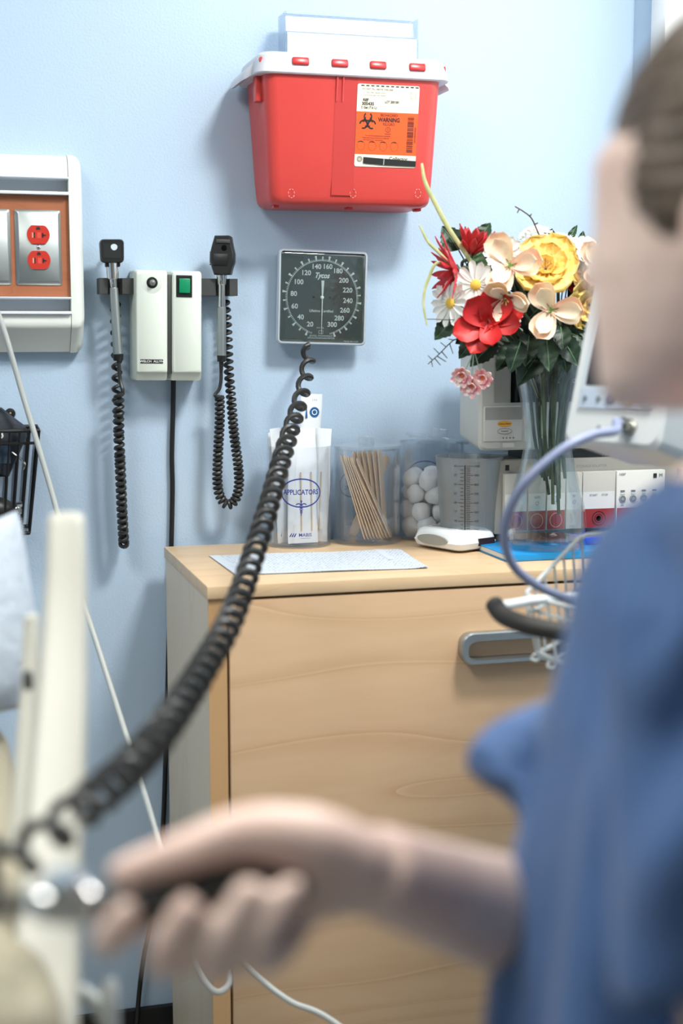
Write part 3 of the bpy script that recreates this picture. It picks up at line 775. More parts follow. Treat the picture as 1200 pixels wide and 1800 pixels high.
tag(b.build('warning_label', body), 'cream and orange biohazard warning label')
b = MB(); x, y = L(640.5, 277)
M3 = Ml @ Matrix.Translation((*L(687, 279.5), .0012)) @ Matrix.Rotation(math.radians(-2.2), 4, 'Z')
b.prism([(-47*u, 5.3*u), (-47*u, -5*u), (-11*u, -6*u), (46*u, -4.5*u), (46*u, 4.8*u), (-10*u, 5*u)], 0, .0006, INKB, M3)
b.quad(-12*u, -10*u, -5.6*u, 4.8*u, GREYP, M3, .0009)
tag(b.build('black_tape', body), 'strip of black tape across the label')

# ================================================================== cabinet
MAPLE = wood_mat('maple_front', (216, 185, 150), (180, 139, 100), (.9, 1, 5.5), lines=9); MAPLET = wood_mat('maple_top', (226, 198, 160), (196, 158, 116), (1.2, 9, 9), lines=7); MAPLES = wood_mat('maple_side', (222, 204, 178), (204, 184, 154), (5, 5, .9)); EDGE = wood_mat('maple_edge', (202, 162, 116), (184, 142, 98), (8, 8, 1.2))
gapb = .045
ZC = onY(288, 961, -gapb).z
cl = onY(288, 961, -gapb).x; fr_ = onZ(371, 1031, ZC); yF = fr_.y; cr_ = WALLX-.016
thk = ZC-onY(371, 1054, yF).z
cab = thing('wooden_cabinet', 'pale maple cabinet with a full-height front panel and a silver pull handle', 'cabinet', ((cl+cr_)/2, (yF-gapb)/2, 0))
b = MB(); b.box(((cl+cr_)/2, (yF-gapb)/2, ZC-thk/2), (cr_-cl, -gapb-yF, thk), MAPLET, .0015); b.build('worktop', cab)
sx = cl+.002; pw = onY(404, 1300, yF+.006).x-onY(372, 1300, yF+.006).x
b = MB(); b.box((sx+pw/2, (yF+.006-gapb-.004)/2, (ZC-thk)/2), (pw, -gapb-.004-yF-.006, ZC-thk-.0005), MAPLES)
b.build('side_panel', cab)
b = MB(); b.box((sx+pw/2, yF+.0055, (ZC-thk)/2), (pw, .0015, ZC-thk-.001), EDGE); b.build('edge_band', cab)
b = MB(); b.box((cr_-pw/2, (yF+.006-gapb-.004)/2, (ZC-thk)/2), (pw, -gapb-.004-yF-.006, ZC-thk-.0005), MAPLES); b.build('side_panel', cab)
b = MB(); b.box(((cl+cr_)/2, -gapb-.008, (ZC-thk)/2), (cr_-cl-2*pw-.006, .008, ZC-thk-.001), MAPLES); b.build('back_panel', cab)
dz1 = ZC-thk-.004; dx0 = sx+pw+.0035; dx1 = cr_-pw-.0035
b = MB(); b.box(((dx0+dx1)/2, yF+.012, (.11+dz1)/2), (dx1-dx0, .020, dz1-.11), MAPLE, .001); door = b.build('front_panel', cab)
b = MB(); b.box(((cl+cr_)/2, yF+.06, .05), (cr_-cl-2*pw-.004, .016, .10), BLACK); b.build('kickboard', cab)
# handle: a flat loop of satin metal
ydf = yF+.002
ha, hb_ = onY(812, 1140, ydf-.022), onY(1003, 1128, ydf-.022); hzt = onY(830, 1113, ydf-.022).z; hzb = onY(830, 1170, ydf-.022).z
hw_ = hb_.x-ha.x; hh = hzt-hzb
SATIN = mat('satin_metal', (168, 174, 176), .3, .85)
b = MB(); Mh2 = frame(((ha.x+hb_.x)/2, ydf, (hzt+hzb)/2))
outer = rrect(hw_, hh, hh*.36, 8); n = len(outer)
def sc_(poly, dw, dh, off=0):
    return [(x*(hw_-dw)/hw_, y*(hh-dh)/hh+off) for x, y in poly]
R_ = [[(x, y, -.0005) for x, y in sc_(outer, .004, .004)], [(x, y, .016) for x, y in sc_(outer, .003, .003)], [(x, y, .021) for x, y in outer], [(x, y, .024) for x, y in sc_(outer, .004, .004)],
      [(x, y, .0235) for x, y in sc_(outer, hh*.40, hh*.40, -hh*.06)], [(x, y, .019) for x, y in sc_(outer, hh*.46, hh*.46, -hh*.065)], [(x, y, -.0005) for x, y in sc_(outer, hh*.46, hh*.46, -hh*.065)]]
b.loft(R_, SATIN, Mh2, cap=False); tag(b.build('handle', door), 'silver loop pull handle')

# ================================================================== things on the worktop
# --- sheet of printed paper
pm = bpy.data.materials.new('printed_paper'); pm.use_nodes = True; nt = pm.node_tree; bs = nt.nodes['Principled BSDF']; bs.inputs['Roughness'].default_value = .6
tc = nt.nodes.new('ShaderNodeTexCoord'); br = nt.nodes.new('ShaderNodeTexBrick'); mp = nt.nodes.new('ShaderNodeMapping'); nz = nt.nodes.new('ShaderNodeTexNoise'); mx = nt.nodes.new('ShaderNodeMix'); mx.data_type = 'RGBA'
br.inputs['Color1'].default_value = (0, 0, 0, 1); br.inputs['Color2'].default_value = (1, 1, 1, 1); br.inputs['Mortar'].default_value = (1, 1, 1, 1); br.inputs['Scale'].default_value = 1
br.inputs['Brick Width'].default_value = .006; br.inputs['Row Height'].default_value = .0058; br.inputs['Mortar Size'].default_value = .0018; br.offset = .37
mx.inputs[6].default_value = (*lin((84, 98, 124)), 1); mx.inputs[7].default_value = (*lin((206, 214, 222)), 1)
nt.links.new(tc.outputs['Object'], br.inputs['Vector']); nt.links.new(br.outputs['Color'], mx.inputs[0]); nt.links.new(mx.outputs[2], bs.inputs['Base Color'])
c4 = [onZ(367, 977, ZC+.0008), onZ(413, 1011, ZC+.0008), onZ(752, 999, ZC+.0008), onZ(703, 966, ZC+.0008)]
b = MB(); NX, NY = 14, 8; vs = []
for j in range(NY+1):
    for i in range(NX+1):
        u_, v_ = i/NX, j/NY
        p = c4[0]*(1-u_)*(1-v_)+c4[1]*(1-u_)*v_+c4[2]*u_*v_+c4[3]*u_*(1-v_)
        p = p+Vector((0, 0, .0012*math.sin(u_*5+v_*2)**2+.002*max(0, u_-.9)*10*v_)); vs.append(p)
fs = [(j*(NX+1)+i, j*(NX+1)+i+1, (j+1)*(NX+1)+i+1, (j+1)*(NX+1)+i) for j in range(NY) for i in range(NX)]
m_ = len(vs); vs2 = vs+[v-Vector((0, 0, .0005)) for v in vs]; fs2 = fs+[tuple(i+m_ for i in reversed(f)) for f in fs]
b.add(vs2, fs2, pm)
mg = Vector((0, 0, .0006))
def PQ(u_, v_): return c4[0]*(1-u_)*(1-v_)+c4[1]*(1-u_)*v_+c4[2]*u_*v_+c4[3]*u_*(1-v_)+Vector((0, 0, .0012*math.sin(u_*5+v_*2)**2))+mg
for a_, c_, e_, g_ in ((0, .05, 0, 1), (.0, 1, .92, 1), (.86, .9, 0, .55)):
    for q in range(8):
        s0, s1 = a_+(c_-a_)*q/8, a_+(c_-a_)*(q+1)/8
        b.add([PQ(s0, e_), PQ(s0, g_), PQ(s1, g_), PQ(s1, e_)], [(0, 1, 2, 3)], mat('plain_paper', (206, 214, 222), .6), False)
tag(b.build('printed_sheet', loc=c4[0]), 'laminated sheet of printed rows lying at the front left of the cabinet top', 'paper')

# --- jars
def jar(px_, half, ptop, pbase, label, yc=-.084):
    cx_ = onY(px_, 880, yc).x
    r = half/ (FPX/ (onY(px_, 880, yc)-CAM).dot(FW)); hgt = onY(px_, ptop, yc).z-ZC
    t = thing('clear_jar', label, 'jar', (cx_, yc, ZC), 'clear acrylic jars on the cabinet')
    del t['group']
    M = Matrix.Translation((cx_, yc, ZC+.0005)); b = MB(); w = .0024
    b.lathe([(0, 0), (r-.003, 0), (r, .002), (r, hgt), (r-w, hgt), (r-w, .006), (r-w-.002, .005), (0, .005)], CLEAR, 48, M); b.build('jar_body', t)
    return t, cx_, yc, r, hgt, M
def decal(t, M, r, body, dz, lines, ang0, name='jar_print', oval=True, caduc=True, brand=None):
    A = math.radians(ang0)
    def wp(q):
        a = A+q.x/r; return Vector((math.cos(a)*(r+.0004+q.z*.0), math.sin(a)*(r+.0004), dz+q.y))
    b = MB()
    def subdiv_text(s, x, y, h, **k): b.text(s, x, y, h, INKBLUE, M, warp=wp, **k)
    if oval: b.ring(0, .004, .034, .024, .0022, INKBLUE, M, warp=wp, n=48)
    for s, y, h, wd in lines: subdiv_text(s, 0, y, h, wide=wd, bold=.02)
    if caduc:
        b.quad(-.0006, .0006, -.033, -.010, INKBLUE, M, warp=wp); b.ring(0, -.0095, .0016, .0016, .0016, INKBLUE, M, warp=wp, n=12)
        for s in (-1, 1):
            b.ring(s*.0045, -.0155, .0045, .003, .0018, INKBLUE, M, warp=wp, n=12, a0=0 if s < 0 else PI*.0, a1=PI)
            for k in range(3): b.ring(0, -.018-.0045*k, .0036-.0007*k, .0026, .0009, INKBLUE, M, warp=wp, n=10, a0=(PI/2 if s > 0 else -PI/2), a1=(PI/2 if s > 0 else -PI/2)+PI)
    if brand:
        o1 = b.build(name, body); tag(o1, 'dark blue printed emblem'); b = MB(); name = 'brand_print'
        for k in range(3):
            x = -.020+k*.0036; vs = [wp(Vector(q)) for q in ((x, -.068, 0), (x+.0024, -.068, 0), (x+.0050, -.062, 0), (x+.0036, -.062, 0))]; b.add(vs, [(0, 1, 2, 3)], INKBLUE, False, M)
        subdiv_text('MABIS', .0065, -.065, .0056, bold=.01); b.quad(-.0015, .0150, -.0705, -.0701, INKBLUE, M, warp=wp, nx=6)
    o = b.build(name, body); tag(o, 'dark blue printed emblem'); return o
def lidm(M, r, knob_r, t, name='lid'):
    b = MB(); b.lathe([(0, 0), (r-.004, 0), (r-.004, -.004), (r-.0065, -.004), (r-.0065, -.0005), (r+.001, -.0005), (r+.0016, .001), (r+.001, .004), (0, .004)], LIDC, 48, M)
    b.lathe([(knob_r, .004), (knob_r, .016), (knob_r-.001, .017), (knob_r-.003, .017), (knob_r-.0035, .016), (knob_r-.0035, .006), (0, .006)], LIDC, 28, M)
    return b.build(name, t)
camdir = math.degrees(math.atan2(-1, -.25))
j1, jx1, jy1, jr1, jh1, JM1 = jar(525, 56.5, 783, 965, 'open clear jar holding paper-wrapped applicators, leftmost on the cabinet')
decal(j1, JM1, jr1, j1.children[0], .088, [('APPLICATORS', .005, .0082, .80)], camdir+4, brand=True)
j2, jx2, jy2, jr2, jh2, JM2 = jar(643.5, 59, 787, 967, 'lidded clear jar holding wooden tongue depressors')
decal(j2, JM2, jr2, j2.children[0], .088, [('TONGUE', .009, .0075, .8), ('DEPRESSORS', -.002, .0075, .72)], camdir+196, brand=True)
lidm(JM2 @ Matrix.Translation((0, 0, jh2+.0008)), jr2, .0135, j2)
j3, jx3, jy3, jr3, jh3, JM3 = jar(757, 57, 776, 950, 'clear jar of cotton balls with its lid knocked askew', -.070)
decal(j3, JM3, jr3, j3.children[0], .100, [('COTTON', .009, .0075, .8), ('BALLS', -.002, .0075, .8)], camdir+186, brand=None)
lidm(Matrix.Translation((jx3+.014, jy3, ZC+jh3+.005)) @ Matrix.Rotation(math.radians(7), 4, 'Y'), jr3+.001, .0135, j3)

# --- wrapped applicators standing in the first jar
SLEEVE = mat('paper_sleeve', (236, 240, 243), .55, sss=.1, rad=(.01, .01, .01)); STICK = mat('swab_stick', (205, 178, 140), .6)
def pack(x, y, wd, hgt, lean, yaw, label, logo=False, sticks=0, big=False):
    t = thing('applicator_pack', label, 'applicator', (jx1+x, jy1+y, ZC+.0062), 'paper-wrapped applicators in the left jar')
    del t['group']
    M = Matrix.Translation((jx1+x, jy1+y, ZC+.0062)) @ Matrix.Rotation(lean, 4, 'Y') @ Matrix.Rotation(yaw, 4, 'Z') @ frame((0, 0, 0))
    b = MB(); NX, NZ = 6, 14; R_ = []
    for j in range(NZ+1):
        v = j/NZ; z = v*hgt; puff = .0042*min(1, v*6, (1-v)*8)**.5
        w_ = wd*(1+.06*math.sin(v*9+x*300)); off = .0015*math.sin(v*4+x*200)
        R_.append([(w_/2*math.cos(a_), z, off+(puff+.0004)*math.sin(a_)) for a_ in [2*PI*i/14 for i in range(14)]])
    b.loft(R_, SLEEVE, M)
    zf = .0062
    if logo:
        b.ring(.004, hgt-.030, .0085, .0085, .0085, INKBLUE if False else mat('logo_blue', (28, 92, 150), .5), M, z=.0060, n=24); b.ring(.004, hgt-.030, .0048, .0048, .0014, INKW, M, z=.0063, n=18)
        b.add([(-.012, hgt-.040, .006), (-.008, hgt-.040, .006), (-.0100, hgt-.016, .006)], [(0, 1, 2)], mat('logo_blue', (28, 92, 150), .5), False, M)
        b.text('3 9 4', .004, hgt-.010, .003, INKGREY, M, z=.0055)
    o = b.build('sleeve', t)
    for k in range(sticks):
        q = MB(); xo = (k-(sticks-1)/2)*wd*.45
        q.tube([(xo, .02, .0056), (xo, hgt*.62, .0058)], .0012, STICK, 8, M); tag(q.build('swab_stick', t), 'tan stick showing through the paper')
    return t
pack(.018, .012, .036, .244, .03, .1, 'tall blank-backed sterile swab pack with a round blue logo at its top', logo=True)
pack(.006, -.022, .040, .190, -.01, .05, 'wrapped applicator pack with tan sticks, front middle of the left jar', sticks=2)
pack(.032, -.012, .028, .188, .04, -.5, 'wrapped applicator pack at the right side of the left jar', sticks=1)
pack(-.030, -.010, .026, .190, -.06, .6, 'wrapped applicator pack leaning to the left side of the left jar')
pack(-.018, -.024, .018, .176, .02, .5, 'narrow wrapped applicator pack just left of the front pack in the left jar')
pack(-.012, .024, .042, .186, -.04, -.1, 'wrapped applicator pack at the back left of the left jar')
pack(-.038, .008, .020, .182, -.05, 1.0, 'wrapped applicator pack with a blue stripe, far left of the left jar')
b = MB(); b.box((jx1-.0365, jy1-.016, ZC+.06), (.006, .0012, .085), mat('logo_blue', (28, 92, 150), .5)); 
sp_ = [o for o in COL.objects if o.get('label', '').startswith('wrapped applicator pack with a blue stripe')][0]
b.build('blue_stripe', sp_)

# --- tongue depressors
TDM = wood_mat('depressor_wood', (240, 214, 180), (214, 176, 134), (60, 9, 60), lines=4)
def blade(L_=.150, W_=.0175, T_=.0017):
    b = MB(); pts = []
    for s, c in ((1, L_-W_/2), (-1, W_/2)):
        for i in range(9):
            a = PI*i/8*1 if s > 0 else PI+PI*i/8
            pts.append((W_/2*math.cos(a), c+W_/2*math.sin(a)))
    b.prism(pts, -T_/2, T_/2, TDM); return b
proto = None
def depressor(top, bot, yt, yb, ang, label, group='tongue depressors fanned in the middle jar'):
    global proto
    yl = jy2
    top = (top[0], top[1]+random.uniform(-5, 5)); A = onY(top[0], top[1], yl); B = onY(bot[0], bot[1], yl)
    A = Vector((A.x, yl+yt, A.z)); B = Vector((B.x, yl+yb, max(B.z, ZC+.0062)))
    d = (A-B).normalized(); X0 = Vector((math.cos(ang), math.sin(ang), 0)); X0 = (X0-d*X0.dot(d)).normalized()
    M = frame(B, X0, d)
    if proto is None:
        proto = blade().build('tongue_depressor', loc=(0, 0, 0)); o = proto
    else:
        o = proto.copy(); COL.objects.link(o)
    o.matrix_world = M; tag(o, label, 'tongue depressor', group); return o
base_lab = 'flat wooden tongue depressor in the slanted bundle leaning left in the middle jar'
for i in range(9):
    q = i/8
    depressor((603+q*30, 826+q*2), (638+q*48, 963-q*3), -.014+.008*q, -.014+.008*q, math.radians(62), base_lab)
for i in range(6):
    q = i/5
    depressor((632+q*44, 830), (656+q*28, 945+q*4), .013+.007*q, .014+.007*q, math.radians(52), 'wooden tongue depressor standing near upright behind the slanted bundle in the middle jar', 'upright tongue depressors in the middle jar')
depressor((692, 826), (622, 950), .026, .016, math.radians(15), 'wooden tongue depressor leaning right, behind all the others in the middle jar', None) if False else tag(depressor((679, 830), (628, 950), .033, .033, math.radians(15), 'x'), 'wooden tongue depressor leaning to the right behind all the others in the middle jar', 'tongue depressor')
for o in list(COL.objects):
    if o.get('label', '') == 'wooden tongue depressor leaning to the right behind all the others in the middle jar' and 'group' in o: del o['group']

# --- cotton balls
COT = mat('cotton', (252, 251, 248), .95, sss=.5, rad=(.01, .01, .01), bump=(220, .6, .003))
def cotton_mesh(seed):
    b = MB(); b.ball((0, 0, 0), 1, COT, nu=20, nv=14)
    for i, v in enumerate(b.v):
        n_ = noise.noise(v*1.4+Vector((seed*7, 0, 0)))*.2+noise.noise(v*4+Vector((0, seed*5, 0)))*.09
        b.v[i] = v*(1+n_)
    return b
cps = []; random.seed(11); Rb = .0168; zl = ZC+.0062+Rb; lay = 0
while zl < ZC+.112:
    ringn = [(0, 0)] if lay % 2 else []
    rr = jr3-.004-Rb; nn = 6 if lay % 2 == 0 else 6
    for k in range(nn):
        a = 2*PI*(k+.5*(lay % 2))/nn+.2*lay; ringn.append((rr*math.cos(a), rr*math.sin(a)))
    if not lay % 2: ringn.append((0.002, 0))
    for x, y in ringn: cps.append((x, y, zl+random.uniform(-.002, .002)))
    zl += Rb*1.62; lay += 1
pr = [None]*3
for i, (x, y, z) in enumerate(cps):
    k = i % 3
    if pr[k] is None:
        o = cotton_mesh(k).build('cotton_ball', loc=(0, 0, 0)); pr[k] = o
    else:
        o = pr[k].copy(); COL.objects.link(o)
    s = Rb*random.uniform(.97, 1.08); o.scale = (s, s, s*.94); o.location = (jx3+x, jy3+y, z); o.rotation_euler = (random.uniform(0, 6), random.uniform(0, 6), 0)
    tag(o, 'fluffy white cotton ball heaped in the clear jar with the crooked lid', 'cotton ball', 'cotton balls in the third jar')

# --- graduated beaker
FROST = clear_mat('frosted_plastic', (225, 230, 232), lo=.02, hi=.25, rough=.3, haze=.17, hazec=(252, 252, 252))
yb_ = -.182; cb = onY(824, 870, yb_); zb0 = ZC+.0005; ht = onY(824, 802, yb_).z-ZC
pm_ = (onY(824, 870, yb_)-CAM).dot(FW)/FPX
rt_, rb_ = 59*pm_, 47*pm_
bk = thing('measuring_beaker', 'frosted plastic measuring beaker with a printed scale, beside the jars', 'beaker', (cb.x, yb_, ZC))
Mb = Matrix.Translation((cb.x, yb_, zb0)); b = MB()
b.lathe([(0, 0), (rb_-.002, 0), (rb_, .002), (rt_, ht-.002), (rt_+.0015, ht), (rt_-.001, ht), (rt_-.0022, ht-.004), (rb_-.002, .004), (0, .003)], FROST, 48, Mb)
bo = b.build('beaker_body', bk)
A = math.radians(camdir-14)
def wb_(q):
    f = q.y/ht; r = rb_+(rt_-rb_)*f+.0005; a = A+q.x/r; return Vector((r*math.cos(a), r*math.sin(a), q.y))
b = MB(); b.quad(-.0012, .0004, .01, ht*.93, INKB, Mb, warp=wb_)
for i in range(41):
    y = ht*.12+(ht*.80)*i/40; l_ = .011 if i % 5 == 0 else .006
    b.quad(.002, .002+l_, y-.00036, y+.00036, INKB, Mb, warp=wb_); b.quad(-.003-l_*.8, -.003, y-.00036, y+.00036, INKB, Mb, warp=wb_) if i % 2 == 0 else None
for i in range(9):
    y = ht*.12+ht*.80*i*5/40; b.text(str(200+i*100), .0185, y, .0036, INKB, Mb, warp=wb_); b.text(str(8+i*3), -.0165, y, .0036, INKB, Mb, warp=wb_)
b.text('1000 ML', .016, ht*.955, .0034, INKGREY, Mb, warp=wb_)
tag(b.build('printed_scale', bo), 'dark printed measuring scale')

# --- hand-held oximeter
cx_ = onZ(799, 963, ZC); om = thing('handheld_monitor', 'white hand-held pulse monitor with a small screen lying on the cabinet top', 'handheld monitor', cx_)
Mo = Matrix.Translation((cx_.x, cx_.y, ZC+.003)) @ Matrix.Rotation(math.radians(24), 4, 'Z')
LX, LY = .090, .112      # long side faces left-front
OXW = mat('device_white', (228, 232, 232), .3); b = MB(); R_ = []
for z, g, r in ((0, -.008, .012), (.003, -.002, .014), (.012, .001, .014), (.0135, .0, .014), (.024, -.003, .014), (.0285, -.006, .013), (.031, -.011, .011)):
    R_.append([(x, y, z) for x, y in rrect(LX+2*g, LY+2*g, r, 5)])
b.loft(R_, OXW, Mo); bo = b.build('case', om)
b = MB(); b.prism(rrect(.058, .064, .006, 4, .002, .010), .0308, .0318, mat('screen_bezel', (205, 210, 210), .35), Mo); b.prism(rrect(.048, .048, .002, 3, .003, .012), .0316, .0321, mat('lcd_grey', (142, 150, 148), .15), Mo)
b.build('screen', om)
b = MB(); b.text('PULSE OXIMETER', .004, -.034, .0036, INKGREY, Mo, z=.0313); b.build('top_print', bo)
# grey side grip on the long left-front face, red window on the right-front face
Mgf = Mo @ frame((-LX/2-.0006, .004, .0145), (0, -1, 0), (0, 0, 1)); b = MB()
b.prism([(.036*math.cos(2*PI*i/28)*(1 if math.cos(2*PI*i/28) < 0 else .95), .0085*math.sin(2*PI*i/28)) for i in range(28)], -.002, .0018, mat('grip_grey', (150, 152, 144), .5), Mgf, smooth=False); b.build('grip', om)
Mfr = Mo @ frame((.016, -LY/2-.0004, .0125), (1, 0, 0), (0, 0, 1)); b = MB(); b.prism(rrect(.036, .012, .001, 2), -.003, .0014, mat('infrared_window', (52, 24, 18), .12), Mfr); b.build('infrared_window', om)
# ================================================================== blue folder, binder, vase
yv = -.300
vc = onY(962, 800, yv); pmv = (vc-CAM).dot(FW)/FPX
FOLD = mat('blue_folder', (26, 142, 208), .35); FOLD2 = mat('cobalt_binder', (16, 70, 200), .35)
fa, fb2 = onZ(889, 986, ZC+.002), onZ(1052, 992, ZC+.002)
b = MB(); fx0, fx1, fy0, fy1 = fa.x, fa.x+.235, fa.y, fa.y+.150
b.box(((fx0+fx1)/2, (fy0+fy1)/2, ZC+.0012), (fx1-fx0, fy1-fy0, .0012), FOLD, .0004); b.box(((fx0+fx1)/2, (fy0+fy1)/2+.001, ZC+.0060), (fx1-fx0-.004, fy1-fy0-.006, .0075), mat('folder_paper', (226, 226, 220), .7))
b.box(((fx0+fx1)/2, (fy0+fy1)/2, ZC+.0108), (fx1-fx0, fy1-fy0, .0014), FOLD, .0004); b.box(((fx0+fx1)/2, fy0-.0005, ZC+.006), (fx1-fx0, .0012, .0105), FOLD, .0004)
tag(b.build('document_folder', loc=((fx0+fx1)/2, (fy0+fy1)/2, ZC)), 'light blue document folder lying under the glass vase', 'folder')
zfold = ZC+.0117
# binder edge to the right, lying behind the vase on the folder
ba, bb2 = onZ(1030, 960, zfold), onZ(1095, 960, zfold)
b = MB(); b.box((ba.x+.065, ba.y+.035, zfold+.0065), (.14, .052, .012), FOLD2, .003)
tag(b.build('blue_binder', loc=(ba.x+.065, ba.y+.035, zfold)), 'dark cobalt blue binder lying on the folder right of the vase', 'binder')
vs_ = thing('glass_vase', 'clear hourglass vase of mixed flowers standing on the blue folder', 'vase', (vc.x, yv, zfold))
Mv = Matrix.Translation((vc.x, yv, zfold+.0003))
zv = lambda py: onY(962, py, yv).z-zfold
prof = [(66, 972), (70, 962), (71, 930), (67, 890), (58, 850), (47, 815), (42, 785), (42, 760), (47, 720), (54, 680), (60, 645), (63, 632)]
PR = [(r*pmv, max(.0, zv(p))) for r, p in prof]
hv = PR[-1][1]
def vr(z):
    for (r0, z0), (r1, z1) in zip(PR, PR[1:]):
        if z <= z1: return r0+(r1-r0)*max(0, z-z0)/(z1-z0+1e-9)
    return PR[-1][0]
zs2 = [.006+(hv-.006)*i/28 for i in range(29)]
outp = [(0, 0), (vr(.0)-.006, 0), (vr(.004)-.001, .003)] + [(vr(z), z) for z in zs2]
inp = [(vr(z)-.0032, z) for z in reversed(zs2) if z > .020] + [(vr(.02)-.006, .017), (0, .015)]
b = MB(); b.lathe(outp+inp, GLASS, 56, Mv); b.build('vase_body', vs_)

# ================================================================== flowers
LEAF = mat('leaf_green', (40, 68, 42), .5, vary=((22, 44, 28), 60, (1, 1, 1))); LEAFD = mat('dark_leaf', (30, 52, 36), .45); LEAFL = mat('pale_leaf', (98, 138, 100), .5); STEM = mat('stem_green', (82, 98, 72), .5, vary=((50, 66, 48), 40, (1, 1, 1)))
STRAW = mat('dry_grass', (192, 190, 140), .6, vary=((158, 164, 100), 50, (1, 1, 1))); TWIG = mat('brown_twig', (84, 68, 60), .7); DTWIG = mat('dark_twig', (44, 42, 40), .6)
CRIM = mat('crimson_petal', (206, 52, 62), .5, sss=.15, vary=((176, 36, 48), 80, (1, 1, 1))); DRED = mat('deep_red_petal', (178, 24, 28), .5, sss=.1, vary=((214, 40, 34), 26, (1, 1, 1)))
WPET = mat('white_petal', (244, 242, 232), .5, sss=.2); YCEN = mat('yellow_centre', (232, 190, 76), .7, bump=(900, .6, .001)); YPET = mat('yellow_petal', (255, 226, 140), .6, sss=.35, vary=((255, 210, 108), 24, (1, 1, 1)))
PEACH = mat('peach_petal', (248, 226, 196), .5, sss=.2, vary=((246, 188, 160), 34, (1, 1, 1))); GRNC = mat('green_throat', (132, 168, 96), .6); PNKP = mat('pink_tip_petal', (240, 150, 160), .5, sss=.1, vary=((250, 236, 228), 120, (1, 1, 1)))
FZ = lambda px_, py_, dy=0: onY(px_, py_, yv+dy)
def petal(b, M, L_, W_, m, cup=.3, point=.6, ruffle=0, thick=.0007, curl=0, n=7, k=5, base=.25):
    """one petal growing along local +X, facing local +Z; a thin closed shell"""
    top = []; 
    for i in range(n+1):
        t = i/n; w_ = W_/2*(base+(1-base)*math.sin(min(1, t/.62)*PI/2)) if t < .62 else W_/2*(max(0, 1-((t-.62)/.38)**(2+2*(1-point)))**(.5+.5*point))
        for j in range(k+1):
            s = -1+2*j/k; x = L_*t; y = w_*s
            z = cup*L_*(t*t)*.8 + .22*W_*s*s*(1-t*.5) - curl*L_*t**4 + ruffle*math.sin(j*2.4+i*1.1)*t
            top.append(Vector((x, y, z)))
    m_ = len(top); vs = top+[v-Vector((0, 0, thick)) for v in top]; fs = []
    for i in range(n):
        for j in range(k):
            a = i*(k+1)+j; q = (a, a+k+1, a+k+2, a+1); fs.append(q); fs.append(tuple(x+m_ for x in reversed(q)))
    bd = [j for j in range(k+1)]+[i*(k+1)+k for i in range(1, n+1)]+[n*(k+1)+j for j in range(k-1, -1, -1)]+[i*(k+1) for i in range(n-1, 0, -1)]
    for a, c in zip(bd, bd[1:]+bd[:1]): fs.append((a, c, c+m_, a+m_))
    b.add(vs, fs, m, True, M)
def fdir(d):
    Z = Vector(d).normalized(); X = Vector((0, 0, 1)).cross(Z)
    X = X.normalized() if X.length > .05 else Vector((1, 0, 0)); Y = Z.cross(X); return X, Y, Z
def fframe(c, d, spin=0):
    X, Y, Z = fdir(d); M = Matrix.Identity(4)
    for i in range(3): M[i][0], M[i][1], M[i][2], M[i][3] = X[i], Y[i], Z[i], c[i]
    return M @ Matrix.Rotation(spin, 4, 'Z')
random.seed(21)
FLW = []; STC = [0]
def stem_path(c, d, foot):
    """from the bloom, over the rim, down through the waist to a foot inside the vase"""
    ax = Vector((vc.x, yv, 0)); Z = Vector(d).normalized()
    zr = zfold+hv; px_ = proj(c)[0]; t = min(1, max(0, (px_-745)/300)); STC[0] += 1; sg_ = -1 if STC[0] % 2 else 1
    ph = PI*(1-t); e = Vector((math.cos(ph), sg_*math.sin(ph), 0)); k_ = 1.0 if STC[0] % 4 < 2 else .72
    wv = lambda: Vector((random.uniform(-.003, .003), random.uniform(-.003, .003), 0))
    return [c, c-Z*.02+Vector((0, 0, -.006)), ax+e*.040*k_+Vector((0, 0, zr)), ax+e*.030*k_+Vector((0, 0, zr-.04))+wv(), ax+e*.023*k_+Vector((0, 0, zfold+zv(772)))+wv(), ax+Vector((.008, 0, 0))+e*.016*k_+Vector((0, 0, zfold+zv(random.uniform(830, 905))))+wv()*2]
def flower(name, label, cat, px_, py_, dy, d, parts, group=None, stem_r=.0027, foot=None, stem=True, stem_m=None):
    c = FZ(px_, py_, dy); t = thing(name, label, cat, c, group)
    if group is None and 'group' in t: del t['group']
    for nm, fn in parts:
        b = MB(); fn(b, c, d); b.build(nm, t)
    if stem:
        a = random.uniform(0, 2*PI); ft = foot or Vector((.016*math.cos(a), .016*math.sin(a), 0)); b = MB()
        b.tube(smooth_path(stem_path(c-Vector(d).normalized()*.002, d, ft), 8), stem_r, stem_m or STEM, 7); b.build('stem', t)
    FLW.append((t, c))
    return t
def ringp(cnt, L_, W_, m, tilt, lift=0, jit=.12, r0=.003, **k):
    def f(b, c, d):
        for i in range(cnt):
            M = fframe(c, d, 2*PI*i/cnt+random.uniform(-jit, jit)) @ Matrix.Translation((r0, 0, lift)) @ Matrix.Rotation(-tilt+random.uniform(-jit, jit)*.6, 4, 'Y')
            petal(b, M, L_*random.uniform(.9, 1.08), W_, m, **k)
    return f
def disc(r, h, m):
    def f(b, c, d): b.lathe([(0, h), (r*.6, h*.92), (r*.95, h*.5), (r, 0), (r*.6, -h*.3), (0, -h*.4)], m, 18, fframe(c, d))
    return f
def both(*fs):
    def f(b, c, d):
        for q in fs: q(b, c, d)
    return f
def stamens(n, L_, m, sp=.5):
    def f(b, c, d):
        M = fframe(c, d)
        for i in range(n):
            a = 2*PI*i/n; p = Vector((math.cos(a)*sp*L_, math.sin(a)*sp*L_, L_)); b.tube([M @ Vector((0, 0, 0)), M @ (p*.6+Vector((0, 0, .1*L_))), M @ p], .0004, m, 5); b.ball(M @ p, .0009, m, nu=6, nv=4)
    return f
